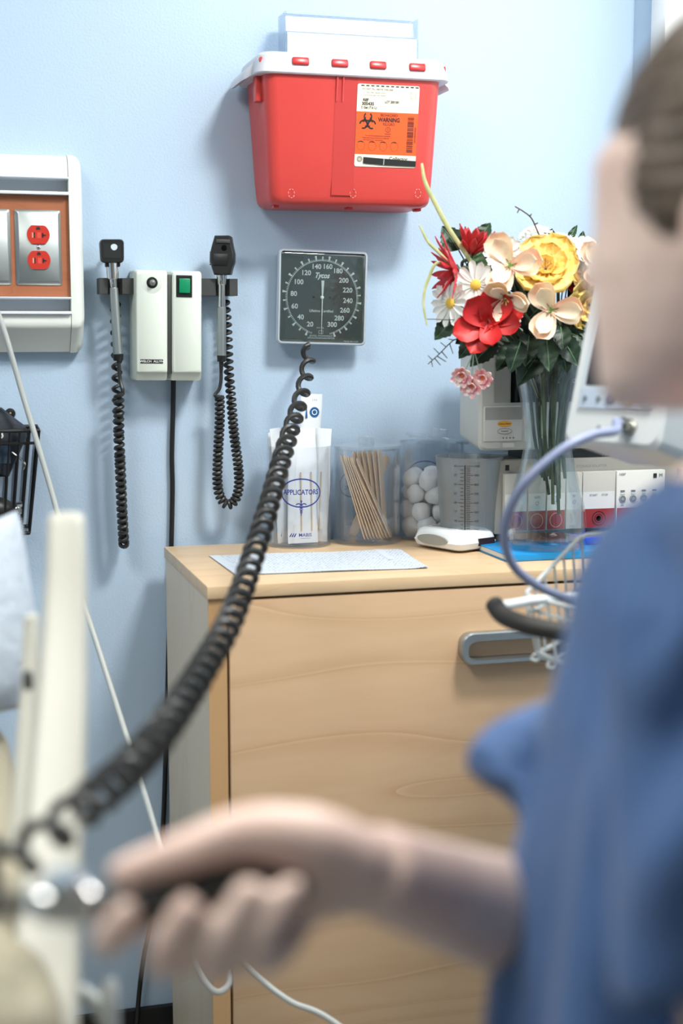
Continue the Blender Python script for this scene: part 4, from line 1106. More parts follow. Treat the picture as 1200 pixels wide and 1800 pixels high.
cd = (CAM-vc).normalized(); rt = RT.copy(); uu = Vector((0, 0, 1))
def D(r, u_, t=1.0): return (cd*t+rt*r+uu*u_)
# crimson spider blooms
flower('gerbera', 'crimson thin-petalled bloom seen from the side at the upper left of the bouquet', 'flower', 826, 450, .01, D(.25, 1.0, .15), [('petals', both(ringp(14, .048, .012, CRIM, .9, cup=.1, point=.8), ringp(10, .042, .011, CRIM, .6, cup=.1, point=.9))), ('sepals', ringp(7, .009, .006, LEAFL, .5, lift=-.003))], None)
flower('gerbera', 'crimson thin-petalled bloom drooping at the left edge of the bouquet', 'flower', 806, 478, -.02, D(-1.1, -.15, .15), [('petals', both(ringp(14, .058, .0105, CRIM, .5, cup=-.1, point=.8), ringp(10, .050, .010, CRIM, .8, cup=.0, point=.9))), ('sepals', ringp(7, .010, .006, LEAFL, .2, lift=-.003))], None)
# daisies
flower('daisy', 'white daisy with yellow centre facing out at the middle left of the bouquet', 'flower', 836, 501, -.045, D(-.15, -.1), [('petals', ringp(14, .031, .0115, WPET, .12, cup=.05, point=.25, r0=.006)), ('center', disc(.0085, .005, YCEN))])
flower('daisy', 'white daisy with yellow centre turned to the left edge below the crimson bloom', 'flower', 792, 533, -.03, D(-.75, -.15), [('petals', ringp(14, .030, .011, WPET, .05, cup=.0, point=.25, r0=.006)), ('center', disc(.0085, .005, YCEN))])
for (px_, py_, dy, d, lb) in ((1012, 446, .02, D(.2, .5), 'white daisy at the top right of the bouquet behind the yellow bloom'), (884, 446, -.02, D(-.1, .2), 'white daisy tucked behind the spotted peach bloom near the centre top'), (1034, 448, -.02, D(.6, .5), 'white daisy at the far upper right edge of the bouquet')):
    flower('daisy', lb, 'flower', px_, py_, dy, d, [('petals', ringp(12, .026, .013, WPET, .2, cup=.1, point=.2, r0=.005)), ('center', disc(.007, .004, YCEN))])
# deep red amaryllis
def amaryllis(b, c, d):
    for (r, u_, t, L_, W_) in ((-.55, .55, .5, .050, .046), (.35, .8, .3, .052, .052), (.95, .35, .25, .058, .034), (-.95, -.35, .4, .060, .040), (-.5, -.95, .4, .056, .036), (.1, -.5, .8, .045, .034), (.75, -.1, .5, .050, .034)):
        X = (rt*r+uu*u_+cd*t*.35).normalized(); Z = (cd*1.0+X*.2).normalized(); Z = (Z-X*Z.dot(X)).normalized(); Y = Z.cross(X); M = Matrix.Identity(4)
        for i in range(3): M[i][0], M[i][1], M[i][2], M[i][3] = X[i], Y[i], Z[i], c[i]
        petal(b, M, L_, W_, DRED, cup=.18, point=.8, base=.45, thick=.001)
flower('amaryllis', 'large deep red bloom with broad petals at the lower left of the bouquet', 'flower', 858, 566, -.06, D(-.2, -.3), [('petals', amaryllis), ('stamens', stamens(5, .012, mat('red_stamen', (120, 16, 20), .5)))])
flower('amaryllis', 'dark red bloom partly hidden between the yellow blooms at the right of the bouquet', 'flower', 1012, 496, .01, D(.2, .1), [('petals', ringp(6, .030, .026, DRED, .6, cup=.2, point=.7))])
# yellow ruffled blooms
def yel(s): return both(ringp(6, .054*s, .050*s, YPET, .22, cup=.1, point=.1, ruffle=.003, n=8, k=8, base=.3), ringp(5, .040*s, .036*s, YPET, .5, cup=.1, point=.1, ruffle=.003, n=8, k=8, base=.3), ringp(4, .024*s, .022*s, YPET, .85, cup=.15, point=.1, ruffle=.002, base=.3))
flower('ruffled_bloom', 'largest yellow ruffled bloom at the centre top of the bouquet', 'flower', 958, 474, -.04, D(.0, .45), [('petals', yel(1.0)), ('stamens', stamens(4, .018, mat('brown_stamen', (150, 90, 50), .6)))])
flower('ruffled_bloom', 'yellow ruffled bloom at the upper right edge of the bouquet beside the face', 'flower', 1034, 482, -.02, D(.3, .45), [('petals', yel(.85))])
flower('ruffled_bloom', 'yellow ruffled bloom lowest on the right side of the bouquet', 'flower', 1034, 536, -.04, D(.4, -.2), [('petals', yel(.8))])
# alstroemeria
def als(s, spread): s = s*1.22; return both(ringp(3, .040*s, .032*s, PEACH, spread, cup=.12, point=.45, jit=.08), ringp(3, .037*s, .020*s, mat('cream_petal', (250, 240, 206), .5, sss=.2, vary=((248, 208, 180), 40, (1, 1, 1))), spread+.25, cup=.1, point=.7, jit=.08, lift=.001))
def streaks(b, c, d):
    M = fframe(c, d)
    for i in range(10):
        a = 2*PI*i/10+.2; b.tube([M @ Vector((.006*math.cos(a), .006*math.sin(a), .0052)), M @ Vector((.016*math.cos(a+.1), .016*math.sin(a+.1), .0085))], .0005, mat('brown_streak', (130, 70, 60), .6), 5)
for (px_, py_, dy, d, s, lb) in ((897, 468, -.06, D(-.1, .1), 1.05, 'peach lily-like bloom with brown streaks at the upper centre of the bouquet'), (968, 545, -.075, D(.05, -.15), 1.05, 'peach lily-like bloom hanging lowest over the vase rim at centre'), (890, 522, -.075, D(-.2, -.7), .85, 'cream and peach bloom drooping over the deep red petals'), (1046, 470, -.05, D(.3, .2), .8, 'peach bloom at the far right of the bouquet by the monitor')):
    flower('lily_bloom', lb, 'flower', px_, py_, dy, d, [('petals', als(s, .35)), ('throat', disc(.006, .004, GRNC)), ('streaks', streaks), ('stamens', stamens(5, .015, GRNC, .35))])
# white lacy cluster
def cluster(b, c, d):
    M = fframe(c, d)
    for i in range(46):
        a = i*2.4; r = .0042*math.sqrt(i); p = M @ Vector((r*math.cos(a), r*math.sin(a), .014-.018*(i/46)**1.5))
        for k in range(4): petal(b, fframe(p, d, k*PI/2+i) @ Matrix.Rotation(-.3, 4, 'Y'), .0062, .0055, WPET, n=3, k=2, thick=.0004)
flower('blossom_cluster', 'white lacy cluster of tiny blossoms at the top centre behind the twig', 'flower', 944, 420, .03, D(0, .9, .5), [('florets', cluster)])
flower('blossom_cluster', 'white lacy cluster of tiny blossoms right of the twig at the top of the bouquet', 'flower', 986, 432, .03, D(.2, .9, .4), [('florets', cluster)])
# hanging pink sprig
for (px_, py_, lb) in ((812, 660, 'pink-tipped small white blossom hanging lowest left below the bouquet'), (828, 678, 'pink-tipped small white blossom hanging at the bottom of the drooping sprig'), (848, 664, 'pink-tipped small white blossom hanging at the right of the drooping sprig')):
    c = FZ(px_, py_, -.05); t = thing('sprig_blossom', lb, 'flower', c); b = MB()
    both(ringp(9, .016, .009, PNKP, .3, cup=.2, point=.5), ringp(6, .010, .007, PNKP, .8, cup=.2, point=.5))(b, c, D(-.2, -.5)); b.build('petals', t)
    b = MB(); disc(.0035, .003, mat('orange_centre', (226, 120, 60), .7))(b, c, D(-.2, -.5)); b.build('center', t)
    b = MB(); b.tube(smooth_path([c, FZ(832+(px_-830)*.3, 632, -.05), FZ(836, 606, -.045), FZ(880, 596, -.02), Vector((vc.x-.02, yv, zfold+hv-.01)), Vector((vc.x-.01, yv, zfold+zv(770)))], 7), .0010, mat('pale_stem', (150, 176, 150), .6), 6); b.build('stem', t)
# grasses and twigs
def blade_grass(pts, wd, label, nm='grass_blade', m=STRAW):
    p = smooth_path([FZ(x, y, dy) for x, y, dy in pts], 8); n = len(p); b = MB(); R_ = [wd*(math.sin(PI*min(1, .12+.88*i/n))**.7)+.0002 for i in range(n)]
    b.tube(p, R_, m, 8, flat=.35); return tag(b.build(nm, loc=p[-1]), label, 'grass' if m is STRAW else 'twig')
blade_grass([(741, 287, -.02), (747, 320, -.02), (766, 360, -.015), (790, 404, -.01), (840, 480, 0), (905, 600, 0), (945, 700, 0)], .0036, 'tall curved straw-coloured grass blade rising past the red sharps bin')
blade_grass([(737, 396, -.03), (752, 425, -.03), (774, 447, -.025), (830, 510, -.01), (915, 620, 0), (950, 700, 0)], .0024, 'short straw-coloured grass blade pointing up at the left of the bouquet')
blade_grass([(750, 572, -.03), (744, 530, -.03), (752, 492, -.03), (775, 462, -.03), (830, 520, -.01), (920, 640, 0)], .0022, 'straw-coloured grass blade arching down at the far left of the bouquet')
def twig(pts, r, label, m, buds):
    p = smooth_path([FZ(x, y, dy) for x, y, dy in pts], 8); b = MB(); n = len(p); b.tube(p, [r*(.6+.4*i/n) for i in range(n)], m, 7)
    for (x0_, y0_, x1_, y1_) in buds: b.tube([FZ(x0_, y0_, pts[0][2]), FZ(x1_, y1_, pts[0][2]-.004)], [r*.7, r*.5], m, 6)
    return tag(b.build('twig', loc=p[-1]), label, 'twig')
twig([(905, 363, -.01), (920, 372, -.01), (934, 384, -.01), (946, 410, -.01), (956, 432, -.01), (962, 520, 0), (960, 640, 0), (958, 760, 0)], .0016, 'bare brown twig sticking up above the top of the bouquet', TWIG, [(912, 368, 909, 374), (931, 380, 934, 376), (940, 394, 945, 392)])
twig([(752, 640, -.05), (772, 622, -.05), (790, 604, -.05), (806, 596, -.05), (860, 600, -.03), (925, 640, 0), (955, 720, 0)], .0012, 'dark stubby-branched twig poking out at the lower left of the bouquet', DTWIG,
     [(760, 633, 752, 625), (764, 630, 774, 642), (772, 622, 762, 612), (776, 618, 786, 630), (784, 610, 774, 602), (790, 604, 796, 622), (798, 598, 788, 596), (758, 635, 760, 645), (768, 626, 784, 636)])
twig([(750, 561, -.04), (776, 562, -.04), (830, 570, -.03), (920, 630, 0), (950, 700, 0)], .0009, 'thin straight dark twig pointing left from the side of the bouquet', DTWIG, [])
# leaves
def leaf(px_, py_, dy, along, L_, W_, label, m=LEAF, face=None, grp=None):
    c = FZ(px_, py_, dy); X = (rt*along[0]+uu*along[1]+cd*along[2]).normalized(); Z = Vector(face or D(0, .3)).normalized(); Z = (Z-X*Z.dot(X)).normalized(); Y = Z.cross(X); M = Matrix.Identity(4)
    for i in range(3): M[i][0], M[i][1], M[i][2], M[i][3] = X[i], Y[i], Z[i], c[i]
    own = min(FLW, key=lambda q: (q[1]-c).length)[0]; b = MB(); n, k = 14, 6; vs = []; fs = []
    for i in range(n+1):
        t = i/n; w_ = W_/2*max(0, math.sin(PI*t**.72))**.85*(1-.13*(i % 2))+.0004
        for j in range(k+1):
            q = -1+2*j/k; vs.append(Vector((L_*t, w_*q, -.16*L_*t*t+.16*W_*abs(q)*(1-.5*t)+.0012*math.sin(i*1.3+j))))
    m_ = len(vs); vs += [v-Vector((0, 0, .0006)) for v in vs]
    for i in range(n):
        for j in range(k):
            a = i*(k+1)+j; q = (a, a+k+1, a+k+2, a+1); fs.append(q); fs.append(tuple(x+m_ for x in reversed(q)))
    bd = [j for j in range(k+1)]+[i*(k+1)+k for i in range(1, n+1)]+[n*(k+1)+j for j in range(k-1, -1, -1)]+[i*(k+1) for i in range(n-1, 0, -1)]
    for a, e in zip(bd, bd[1:]+bd[:1]): fs.append((a, e, e+m_, a+m_))
    b.add(vs, fs, m, True, M)
    b.tube([M @ Vector((0, 0, .001)), M @ Vector((L_*.5, 0, .001-.04*L_)), M @ Vector((L_*.9, 0, .001-.13*L_))], [.0010, .0007, .0003], LEAFL, 5)
    q = Vector((vc.x+(c.x-vc.x)*.3, yv+(c.y-yv)*.3, zfold+hv-.005)); b.tube([c, c.lerp(q, .5)-cd*.01, q], .0011, STEM, 6)
    return b.build('leaf', own)
leaf(806, 440, .03, (-.4, .6, .0), .045, .040, 'dark green broad leaf standing up at the top left of the bouquet')
leaf(840, 425, .04, (.3, .5, 0), .035, .028, 'dark green leaf behind the upper crimson bloom')
leaf(850, 430, .03, (1, .1, 0), .055, .024, 'dark green leaf pointing right above the peach bloom')
leaf(840, 478, -.02, (.1, .6, .4), .032, .030, 'pale green leaf between the daisy and the crimson bloom', LEAFL)
leaf(998, 425, .03, (.3, .6, 0), .030, .012, 'small pointed green leaf at the top right of the bouquet')
leaf(1020, 430, .03, (.1, .6, 0), .022, .012, 'tiny green leaf at the far top right of the bouquet')
leaf(960, 600, -.03, (-.55, -.85, .4), .085, .050, 'large dark leaf hanging into the front of the vase', LEAFD)
lg = 'dark green leaves bunched around the vase rim'
for (x, y, dy, al, L_, W_) in ((880, 580, -.02, (-.9, -.3, .3), .06, .04), (870, 600, -.03, (-.6, -.6, .3), .055, .036), (905, 606, -.03, (-.5, -.7, .3), .05, .034), (930, 590, -.04, (-.1, -.9, .5), .05, .036), (960, 592, -.05, (.1, -.9, .4), .055, .036), (985, 590, -.05, (.5, -.8, .3), .055, .036),
                             (1000, 585, -.04, (.9, -.4, .3), .05, .036), (1010, 600, -.03, (.7, -.7, .2), .055, .034), (945, 580, .03, (0, .3, .5), .06, .06), (900, 560, .03, (-.5, .2, .5), .06, .06), (990, 560, .03, (.5, .2, .5), .06, .06), (985, 575, -.05, (.1, -.7, .6), .045, .03), (850, 575, -.01, (-.9, -.5, .2), .05, .04), (820, 565, -.01, (-.8, -.3, .2), .04, .035), (930, 520, .02, (0, .5, .6), .06, .06), (870, 530, .02, (-.4, .2, .5), .06, .06), (1005, 525, .02, (.4, .2, .5), .06, .06), (850, 480, .03, (-.2, .5, .4), .05, .05), (905, 470, .05, (0, .5, .5), .05, .05), (930, 560, -.02, (.2, .2, .6), .06, .05), (985, 600, -.05, (.2, -.9, .2), .05, .034), (1015, 575, -.04, (.8, -.2, .3), .05, .034), (915, 600, -.05, (-.3, -.9, .2), .05, .034), (880, 560, -.02, (-.2, -.6, .6), .05, .045), (840, 590, -.03, (-.6, -.7, .2), .045, .032), (800, 560, -.01, (-.6, -.6, .2), .045, .034), (855, 455, .01, (.5, .2, .6), .05, .045), (1000, 480, .01, (.2, .2, .6), .05, .05), (960, 450, .05, (.1, .5, .5), .05, .05)):
    leaf(x, y, dy, al, L_, W_, 'dark green leaf bunched low around the blooms above the vase rim', LEAF if (x+y) % 3 else LEAFD, grp=lg)

# ================================================================== back monitor and module rack
MONB = mat('monitor_beige', (206, 206, 198), .42); RACKG = mat('rack_grey', (150, 148, 140), .45); MODB = mat('module_beige', (196, 194, 184), .45); MODW = mat('module_white', (222, 222, 216), .45); MODR = mat('module_red', (150, 46, 46), .45)
yk = -.225
kL, kR = onY(872, 870, yk).x, onY(1192, 870, yk).x; kT = onY(1030, 806, yk).z; kB = onY(1030, 934, yk).z
kR = min(kR, WALLX-.004)
rk = thing('module_rack', 'beige and dark red monitor module rack at the back of the cabinet behind the vase', 'module rack', ((kL+kR)/2, yk+.10, ZC))
b = MB(); b.box(((kL+kR)/2, yk+.078, (kT+kB)/2), (kR-kL, .145, kT-kB), RACKG, .003)
for x in (kL+.02, kR-.03):
    b.box((x, yk+.02, (ZC+kB)/2), (.03, .02, kB-ZC), DGREY); b.box((x, yk+.135, (ZC+kB)/2), (.03, .02, kB-ZC), DGREY)
cas = b.build('case', rk)
Mk = frame((0, yk, 0)); kx = lambda px_: onY(px_, 870, yk).x; kz = lambda py_: onY(1050, py_, yk).z
z = [kz(p) for p in (828, 863, 893, 927)]
b = MB(); b.text('STORAGE SOLATOR', kx(1035), kz(818), .0042, INKGREY, Mk, .0072); b.ring(kx(1146), kz(819), .0028, .0028, .0006, INKGREY, Mk, .0072, n=3, a0=PI/2, a1=PI/2+2*PI)
b.quad(kx(884), kx(891), kz(822), kz(812), INKB, Mk, .0072); b.text('COMP', kx(912), kz(818), .004, INKGREY, Mk, .0072); b.build('panel_print', cas)
ex = [kx(p) for p in (883, 924, 957, 991, 1020, 1078)]
for i in range(5):
    xa, xb = ex[i]+.0006, min(ex[i+1]-.0006, 9); b = MB()
    b.box(((xa+xb)/2, yk-.002, (z[0]+z[3])/2), (xb-xa, .010, z[0]-z[3]), MODB, .001)
    b.quad(xa+.001, xb-.001, z[2], z[1], MODW, Mk, .0074); b.quad(xa+.001, xb-.001, z[3]+.001, z[2], MODR if i != 3 else MODB, Mk, .0074)
    xm_ = (xa+xb)/2
    if i == 4:
        b.text('START', xm_-.010, z[1]-.006, .0034, INKGREY, Mk, .0078); b.text('STOP', xm_+.010, z[1]-.006, .0034, INKGREY, Mk, .0078)
        b.ring(xm_, (z[2]+z[3])/2, .012, .012, .0012, INKB, Mk, .0078, n=26); b.ring(xm_, (z[2]+z[3])/2, .0075, .0075, .0010, INKB, Mk, .0078, n=22); b.lathe([(0, 0), (.0045, 0)], INKB, 18, Mk @ Matrix.Translation((xm_, (z[2]+z[3])/2, .0078)))
    else:
        b.text('ECG,SpO2,Temp,IBP'.split(',')[i], xm_, z[1]-.006, .0034, INKGREY, Mk, .0078); b.ring(xm_, (z[2]+z[3])/2, min(.011, (xb-xa)*.4), .012, .0008, mat('pale_line', (214, 180, 170), .5), Mk, .0078, n=22)
        b.ring(xm_, z[1]-.016, .003, .003, .0006, INKGREY, Mk, .0078, n=14)
    b.build('module', rk)
xa, xb = kx(1079), min(kx(1163), kR-.014); b = MB()
b.box(((xa+xb)/2, yk-.003, (z[0]+z[3])/2), (xb-xa, .012, z[0]-z[3]), MODW, .001); b.quad(xa+.001, xb-.001, z[3]+.001, kz(893), MODR, Mk, .0096)
b.text('NIBP', kx(1088), kz(834), .004, INKGREY, Mk, .0098); b.quad(kx(1142), kx(1148), kz(842), kz(834), INKB, Mk, .0098); b.text('M', kx(1155), kz(838), .006, INKB, Mk, .0098); b.ring(kx(1089), kz(888), .003, .0012, .0006, INKGREY, Mk, .0098, n=12)
mo = b.build('module', rk)
for i, s in enumerate(('Auto', 'Start', 'Stat', 'Stop')):
    x = kx(1089+i*18.5); b = MB(); b.lathe([(0, .0022), (.0058, .002), (.0064, 0)], GREYP, 20, Mk @ Matrix.Translation((x, kz(877), .009))); b.ring(x, kz(877), .0042, .0042, .0007, INKB, Mk, .0115, n=16)
    b.quad(x-.004, x+.004, kz(865), kz(862), INKGREY, Mk, .0098); b.text(s, x, kz(869), .003, INKGREY, Mk, .0098); b.build('button', mo)
# display on top
ym = yk+.004; mL, mR = onY(843, 700, ym).x, onY(1150, 700, ym).x; mT, mB = onY(850, 560, ym).z, onY(845, 793, ym).z
mn = thing('display_unit', 'large beige patient monitor with a black screen standing on the module rack', 'monitor', ((mL+mR)/2, ym+.06, kT))
b = MB(); R_ = []
for y_, g in ((ym+.120, -.012), (ym+.03, -.002), (ym+.006, 0), (ym, -.004)):
    R_.append([(x, y_, zq) for x, zq in rrect(mR-mL+2*g, mT-mB+2*g, .010, 4, (mL+mR)/2, (mT+mB)/2)])
b.loft(R_, MONB); mc = b.build('case', mn)
Mm = frame((0, ym, 0)); X_ = lambda p: onY(p, 700, ym).x; Zm = lambda p: onY(870, p, ym).z
b = MB(); b.quad(X_(868), X_(896), Zm(708), mT-.02, mat('bezel_grey', (168, 168, 162), .45), Mm, .0006); b.build('bezel_strip', mc)
b = MB(); b.box(((X_(897)+mR-.03)/2, ym+.001, (Zm(708)+mT-.02)/2), (mR-.03-X_(897), .005, mT-.02-Zm(708)), mat('screen_black', (18, 18, 19), .12)); b.text('DE', X_(1026), Zm(664), .011, INKW, Mm, .0022, bold=.01); b.text('DI UNDER', X_(1000), Zm(671), .0066, INKW, Mm, .0022); b.text('PRE', X_(1028), Zm(643), .0045, INKW, Mm, .0022); b.text('---', X_(1028), Zm(682), .006, INKW, Mm, .0022)
b.build('screen', mn)
b = MB(); b.prism(rrect(X_(918)-X_(850), Zm(714)-Zm(776), .002, 3, (X_(918)+X_(850))/2, (Zm(714)+Zm(776))/2), 0, .0026, mat('panel_light', (212, 212, 206), .4), Mm, inset=.001)
b.quad(X_(852), X_(917), Zm(738), Zm(716), mat('bezel_grey', (168, 168, 162), .45), Mm, .0028)
def pill(px_, py_, m, s): 
    b.prism([(X_(px_)+.0125*math.cos(2*PI*i/24), Zm(py_)+.0048*math.sin(2*PI*i/24)) for i in range(24)], .0022, .0034, m, Mm); b.text(s, X_(px_), Zm(py_), .0026, INKB, Mm, .0037)
pill(886, 745, mat('amber_button', (240, 176, 70), .5), 'Silence Alarm'); pill(886, 758, mat('panel_light', (212, 212, 206), .4), 'Suspend'); b.ring(X_(886), Zm(758), .0125, .0048, .0006, INKGREY, Mm, .0038, n=24)
for q in range(4): b.ring(X_(884+q*6), Zm(770), .0013, .0013, .0006, INKB, Mm, .0029, n=10)
b.build('control_panel', mc)
b = MB(); b.prism(rrect(.020, .007, .001, 2, X_(894), Zm(783)), 0, .001, MODW, Mm); b.ring(X_(894), Zm(783), .010, .0036, .0004, INKGREY, Mm, .0013, n=4, a0=PI/4, a1=PI/4+2*PI) if False else None; b.build('card_slot', mc)
b = MB(); b.prism(rrect(.05, .012, .001, 2, X_(906), Zm(783)), -.002, .0004, MODB, Mm); b.build('lower_badge', mc)
b = MB(); b.box(((mL+mR)/2, ym+.05, (mB+kT)/2), (.14, .07, abs(mB-kT)+.002), DGREY); b.build('base', mn)

# ================================================================== trolley with vital-signs monitor
Zt = 1.70
TW = mat('trolley_white', (226, 230, 230), .35); WIRE = mat('coated_wire', (196, 200, 198), .35)
tr_c = atZ(1215, 1040, 1.78)
tl = thing('monitor_trolley', 'white monitor trolley with wire basket and black curved handle in front of the cabinet', 'trolley', (tr_c.x, tr_c.y, 0))
zb_mon = atZ(1153, 795, 1.66).z
b = MB(); b.cyl((tr_c.x, tr_c.y, .10), (tr_c.x, tr_c.y, zb_mon-.004), .017, TW, 20); b.build('pole', tl)
b = MB(); b.cyl((tr_c.x, tr_c.y, .07), (tr_c.x, tr_c.y, .12), .05, TW, 20, r1=.022); b.build('hub', tl)
b = MB(); b.box((tr_c.x-.01, tr_c.y, zb_mon-.006), (.11, .10, .008), TW, .002); b.build('mount_plate', tl)
for k in range(5):
    a = 2*PI*k/5+.3; q = Vector((math.cos(a), math.sin(a), 0)); p0 = Vector((tr_c.x, tr_c.y, .085)); b = MB(); b.tube([p0+q*.03, p0+q*.17-Vector((0, 0, .02))], [.016, .011], TW, 10); lg_ = b.build('leg', tl)
    b = MB(); c = p0+q*.16; b.cyl((c.x-.009*q.y, c.y+.009*q.x, .025), (c.x+.009*q.y, c.y-.009*q.x, .025), .025, DGREY, 18); b.cyl((c.x, c.y, .045), (c.x, c.y, .072), .007, CHROME, 10); b.build('caster', lg_)
# basket
b = MB(); rw = .0022
Z0, Z1 = 1.72, 1.90
fl = atZ(921, 1046, Z0); fr2 = atZ(1200, 1122, 1.62); bl_t = atZ(1022, 941, 1.86); br_t = atZ(1250, 915, 1.80)
fl_b = atZ(944, 1150, Z0); fr_b = atZ(1200, 1265, 1.63)
bk_b = Vector((bl_t.x+.004, bl_t.y-.004, fl_b.z)); bkr_b = Vector((br_t.x, br_t.y-.004, fl_b.z))
b.tube([br_t, bl_t.lerp(br_t, .05), bl_t.lerp(fl, .04), bl_t.lerp(fl, .96), fl.lerp(fr2, .03), fr2], rw*1.25, WIRE, 8)
mid_l = atZ(935, 1062, Z0+.01)
for i in range(9):
    q = i/8; t_ = fl.lerp(fr2, .04+q*.9); bt = fl_b.lerp(fr_b, .02+q*.9); bt2 = bt+Vector((0, .02, -.004)); b.tube(smooth_path([t_, bt, bt2, bt2+(bk_b-fl_b)*.92], 5), rw*.8, WIRE, 6)
for q in (.0, 1.0):
    b.tube([fl.lerp(fl_b, .22+.73*q), fr2.lerp(fr_b, .22+.73*q)], rw, WIRE, 8)
for i in range(7):
    q = i/6; t_ = fl.lerp(bl_t, q) if True else 0; bt = fl_b.lerp(bk_b, q); b.tube([t_, bt], rw*.8, WIRE, 6)
for i in range(1, 7):
    q = i/6; b.tube([bl_t.lerp(br_t, q), bk_b.lerp(bkr_b, q)], rw*.8, WIRE, 6)
b.tube([fl_b, bk_b, bkr_b, fr_b, fl_b], rw, WIRE, 8); b.tube([fl.lerp(fl_b, .3), bl_t.lerp(bk_b, .55), br_t.lerp(bkr_b, .55)], rw, WIRE, 8)
b.tube([fr2, Vector((tr_c.x-.017, tr_c.y, fr2.z-.01))], rw*1.5, WIRE, 8)
b.build('wire_basket', tl)
# handle
b = MB(); hp = [atZ(868, 1062, 1.62), atZ(884, 1082, 1.60), atZ(920, 1097, 1.57), atZ(960, 1106, 1.555), atZ(1010, 1114, 1.55), atZ(1090, 1120, 1.56), atZ(1180, 1112, 1.60)]
b.tube(smooth_path(hp, 8), .0105, mat('foam_grip', (46, 44, 40), .65), 14); hg = b.build('handle', tl); hg['label'] = 'black curved grip'
b = MB(); b.tube([atZ(872, 1066, 1.63), atZ(900, 1062, 1.66), atZ(932, 1056, 1.70), Vector((tr_c.x-.012, tr_c.y, atZ(932, 1050, 1.7).z))], .0058, TW, 10); b.build('handle_bracket', tl)
b = MB(); b.tube([hp[-1], Vector((tr_c.x, tr_c.y-.014, hp[-1].z))], .007, TW, 10); b.build('handle_bracket', tl)
# monitor: front turned to the left, white side to the right
CB = atZ(1155, 790, 1.64); yaw = math.radians(-52)
yw_ = math.atan2(RT.y, RT.x)
UP0 = Vector((0, 0, 1)); ux = (RT*math.cos(math.radians(48)) - Vector((FW.x, FW.y, 0)).normalized()*math.sin(math.radians(48))).normalized()   # along the front face, toward the near corner
nr0 = ux.cross(UP0).normalized(); vz = (UP0-nr0*.27).normalized(); nrm = ux.cross(vz).normalized()
MW, MH, MD = .142, .265, .135
Mv2 = Matrix.Identity(4)
og = CB-ux*MW
for i in range(3): Mv2[i][0], Mv2[i][1], Mv2[i][2], Mv2[i][3] = ux[i], vz[i], nrm[i], og[i]
MNW = mat('monitor_white', (208, 211, 210), .35)
vm = thing('vital_signs_monitor', 'white vital signs monitor on the trolley with a grey hose plugged into its front', 'monitor', (CB.x, CB.y, zb_mon))
b = MB(); R_ = []
for zq, g in ((-MD, -.006), (-MD+.006, 0), (-.006, 0), (0, -.005)):
    R_.append([(x, y, zq) for x, y in rrect(MW+2*g, MH+2*g, .012, 4, MW/2, MH/2)])
b.loft(R_, MNW, Mv2); mc2 = b.build('case', vm)
b = MB(); b.prism(rrect(MW-.030, .185, .004, 3, MW/2, .155), -.001, .0010, mat('bezel_pale', (190, 198, 204), .4), Mv2); b.prism(rrect(MW-.044, .085, .002, 3, MW/2, .115), .0008, .0016, mat('screen_dark', (58, 58, 60), .12), Mv2); b.prism(rrect(MW-.044, .060, .002, 3, MW/2, .205), .0008, .0016, mat('screen_dark', (58, 58, 60), .12), Mv2); b.build('screen', vm)
b = MB(); b.prism(rrect(MW-.034, .024, .003, 3, MW/2, .056), .0006, .0022, mat('key_strip', (176, 188, 202), .45), Mv2); ks = b.build('key_strip', vm)
for i, (x, m, r) in enumerate(((.026, INKGREY, .0035), (.046, INKGREY, .0035), (.064, mat('navy_key', (70, 84, 120), .5), .0075), (.092, MATS['amber_button'], .0085), (.118, mat('pale_key', (206, 212, 216), .4), .0090))):
    b = MB(); b.lathe([(0, .0016), (r*.9, .0014), (r, 0)], m, 20, Mv2 @ Matrix.Translation((x, .056, .0022))); 
    if i == 4: b.ring(x, .056, .005, .005, .001, INKGREY, Mv2, .0042, n=16)
    b.build('key', ks)
b = MB(); pcx, pcy = .098, .024; Mp = Mv2 @ Matrix.Translation((pcx, pcy, 0)); b.lathe([(.010, 0), (.010, .004), (.0075, .005), (.0075, .012), (.0055, .013), (.0055, .020), (0, .020)], mat('nickel', (150, 150, 142), .3, .9), 20, Mp); b.lathe([(.0085, .012), (.009, .014), (.0085, .017)], MATS['nickel'], 16, Mp); b.build('hose_connector', vm)
b = MB(); b.lathe([(.004, 0), (.004, .003), (0, .003)], GREYP, 14, Mv2 @ Matrix.Translation((.055, .020, 0))); b.build('port', vm)
# grey-lavender hose
p0 = Mp @ Vector((0, 0, .018)); hs_ = [p0, p0+nrm*.010, atZ(1082, 757, 1.575), atZ(1040, 765, 1.555), atZ(985, 792, 1.54), atZ(925, 846, 1.54), atZ(891, 905, 1.56), atZ(887, 955, 1.58), atZ(905, 998, 1.60), atZ(945, 1030, 1.62), atZ(990, 1050, 1.64), atZ(1040, 1070, 1.68), atZ(1100, 1110, 1.72), atZ(1130, 1150, 1.74)]
b = MB(); b.tube(smooth_path(hs_, 8), .0052, mat('lavender_hose', (134, 142, 170), .4), 12)
tag(b.build('cuff_hose', loc=hs_[-1]), 'lavender grey hose looping from the white monitor down into the wire basket', 'hose')

